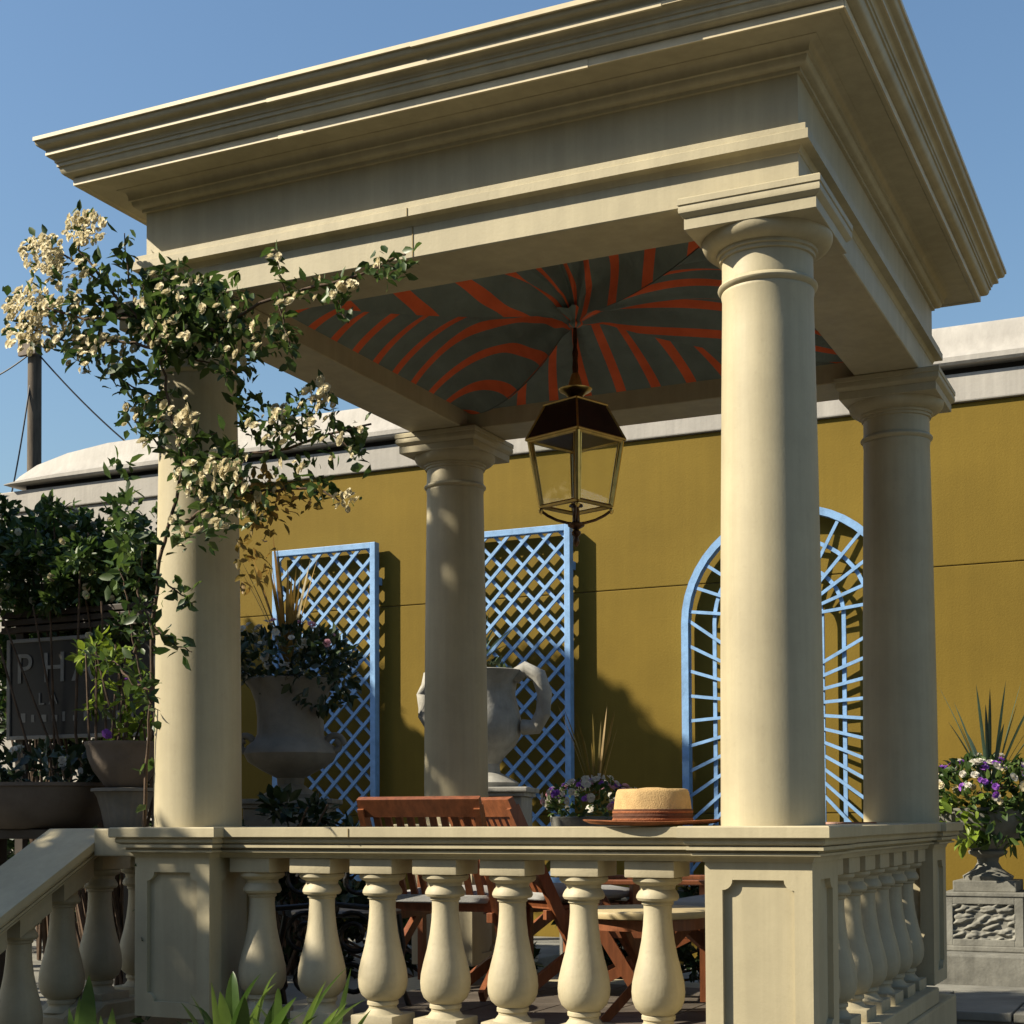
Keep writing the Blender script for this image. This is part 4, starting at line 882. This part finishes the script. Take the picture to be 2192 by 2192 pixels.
spray(330, 570, 75, 75, 330, .058, -.13, .09, bl=26, bs=.045); spray(300, 620, 60, 30, 90, .05, -.13, .08, bl=26, bs=.042); spray(420, 590, 60, 60, 160, .055, -.1, .08, bl=8)
spray(480, 640, 70, 45, 120, .055, -.08, .08, bl=12); spray(535, 620, 30, 60, 60, .055, -.1, .06, bl=5); spray(385, 650, 50, 26, 60, .06, -.12, .06)
spray(600, 545, 70, 26, 50, .05, -.1, .05, bl=5); spray(730, 505, 48, 28, 75, .05, -.1, .05, bl=3); spray(520, 480, 18, 12, 4, .05, -.1, .03, bl=3, bs=.05); spray(655, 545, 22, 14, 8, .045, -.1, .03, bl=5)
spray(260, 780, 40, 40, 60, .06, -.05, .08, bl=8); spray(290, 800, 36, 46, 70, .055, -.05, .08, bl=12); spray(460, 700, 24, 36, 40, .065, .05, .05); spray(470, 760, 30, 30, 30, .06, .05, .05)
spray(520, 800, 70, 40, 150, .052, -.02, .1, bl=22, bs=.045); spray(590, 780, 60, 45, 80, .05, -.02, .1, bl=12); spray(600, 740, 24, 22, 14, .05, 0, .05, bl=8); spray(650, 830, 50, 40, 45, .05, -.02, .08, bl=8)
spray(345, 790, 26, 50, 24, .05, -.14, .04, bl=18, bs=.05); spray(400, 900, 70, 40, 130, .055, -.16, .06, bl=30, bs=.055); spray(440, 950, 70, 50, 170, .055, -.14, .08, bl=18); spray(370, 1000, 60, 40, 70, .055, -.16, .05, bl=6)
spray(655, 945, 26, 18, 6, .045, -.02, .04, bl=12, bs=.045); spray(560, 900, 60, 36, 60, .055, -.02, .08, bl=6); spray(430, 860, 40, 22, 40, .055, -.12, .06, bl=8)
spray(345, 1120, 14, 18, 5, .07, -.16, .02); spray(340, 1235, 10, 14, 3, .08, -.16, .02)
spray(226, 905, 24, 45, 40, .075, -.26, .05); spray(238, 1000, 22, 50, 40, .075, -.26, .05); spray(222, 1090, 24, 40, 30, .08, -.26, .04)
gold = []; spray(500, 945, 55, 60, 150, .055, .0, .08, lst=gold); spray(480, 1060, 36, 50, 60, .055, .05, .08, lst=gold); spray(560, 940, 50, 30, 40, .05, 0, .06, lst=gold)
foliage(vn, 'leaf', leaves, LEAF, 'leaf', 300); foliage(vn, 'golden_leaf', gold, LEAF, 'leaf_gold', 100); foliage(vn, 'blossom', cream, FLOWER, 'petal_cream', 300)

# trees standing left of the picture, whose shade falls on the stairs, the urn and the foot of the wall
def tree(name, label, base, h, crowns, n, size=.15):
    t = thing(name, label, 'tree', base, 0, 'trees left of the garden'); B = Vector(base)
    MB().tube([(0, 0, 0), (.05, .02, h*.3), (-.03, .05, h*.6), (0, 0, h*.85)], .13, 10, .35).build('trunk', 'bark', t, 60)
    items = []; tot = sum(r[0]*r[1]*r[2] for c, r in crowns)
    for c, r in crowns:
        k = 40; nn = int(n*r[0]*r[1]*r[2]/tot)
        for q in range(k):
            d = rdir(); p = Vector(c) + Vector((d.x*r[0], d.y*r[1], d.z*r[2]))*random.uniform(.3, .8)
            if q % 6 == 0: MB().tube([(0, 0, h*.4), ((p-B)*.6 + Vector((0, 0, .1)))[:], (p-B)[:]], .04, 6, .3).build('limb', 'bark', t, 60)
            items += cloud(p, (r[0]*.34, r[1]*.34, r[2]*.3), nn//k, size, .2, .2)
    foliage(t, 'crown', items, LEAF, 'leaf_dark', 0)
tree('garden_tree', 'tall dense dark-leaved tree by the wall, left of the picture', (-8.6, 3.5, GZ), 5.4, [((-8.65, 3.5, 3.85), (1.3, .8, 1.3)), ((-8.7, 3.5, 2.2), (1.2, .8, 1.2))], 12000, .2)
tree('garden_tree', 'slim dark-leaved tree left of the sign, outside the picture', (-6.2, 2.0, GZ), 4.3, [((-6.1, 2.0, 3.05), (.5, .5, .85))], 3000, .18)
tree('garden_tree', 'spreading dark-leaved tree beside the stair foot, left of the picture', (-6.6, -1.2, GZ), 5.6, [((-6.5, -2.45, 3.08), (.95, 1.25, 1.15)), ((-6.5, -.6, 3.0), (.8, .9, .8)), ((-6.4, 1.0, 2.8), (.6, .7, .7)), ((-6.3, -.25, 5.1), (.7, .6, .9))], 11000, .18)
tree('garden_tree', 'highest dark-leaved tree, standing alone farther left of the picture', (-8.5, 2.0, GZ), 7.2, [((-8.5, 2.0, 6.0), (.62, .55, .75))], 3600, .18)
# house added out of view, keeps low sky light off the shaded front
hs_ = thing('sky_blocker_house', 'grey house added unseen behind the camera to block low sky light', 'building', (0, -17, GZ))
MB().box((-19, -6, 0), (19, 0, 9.6), .02).build('wall', 'house_wall', hs_); MB().box((-19.3, -6.3, 9.6), (19.3, .35, 10.0), .02).build('cornice', 'house_wall', hs_)
wm = mesh('window', *(lambda q: (q.v, q.f))(MB().box((-.55, 0, 0), (.55, .06, 1.7), .01)))
for fl_ in range(3):
    for k in range(13): link('window', wm, 'sign_black', hs_, (-18 + 3*k, 0, 1.1 + 3.0*fl_))
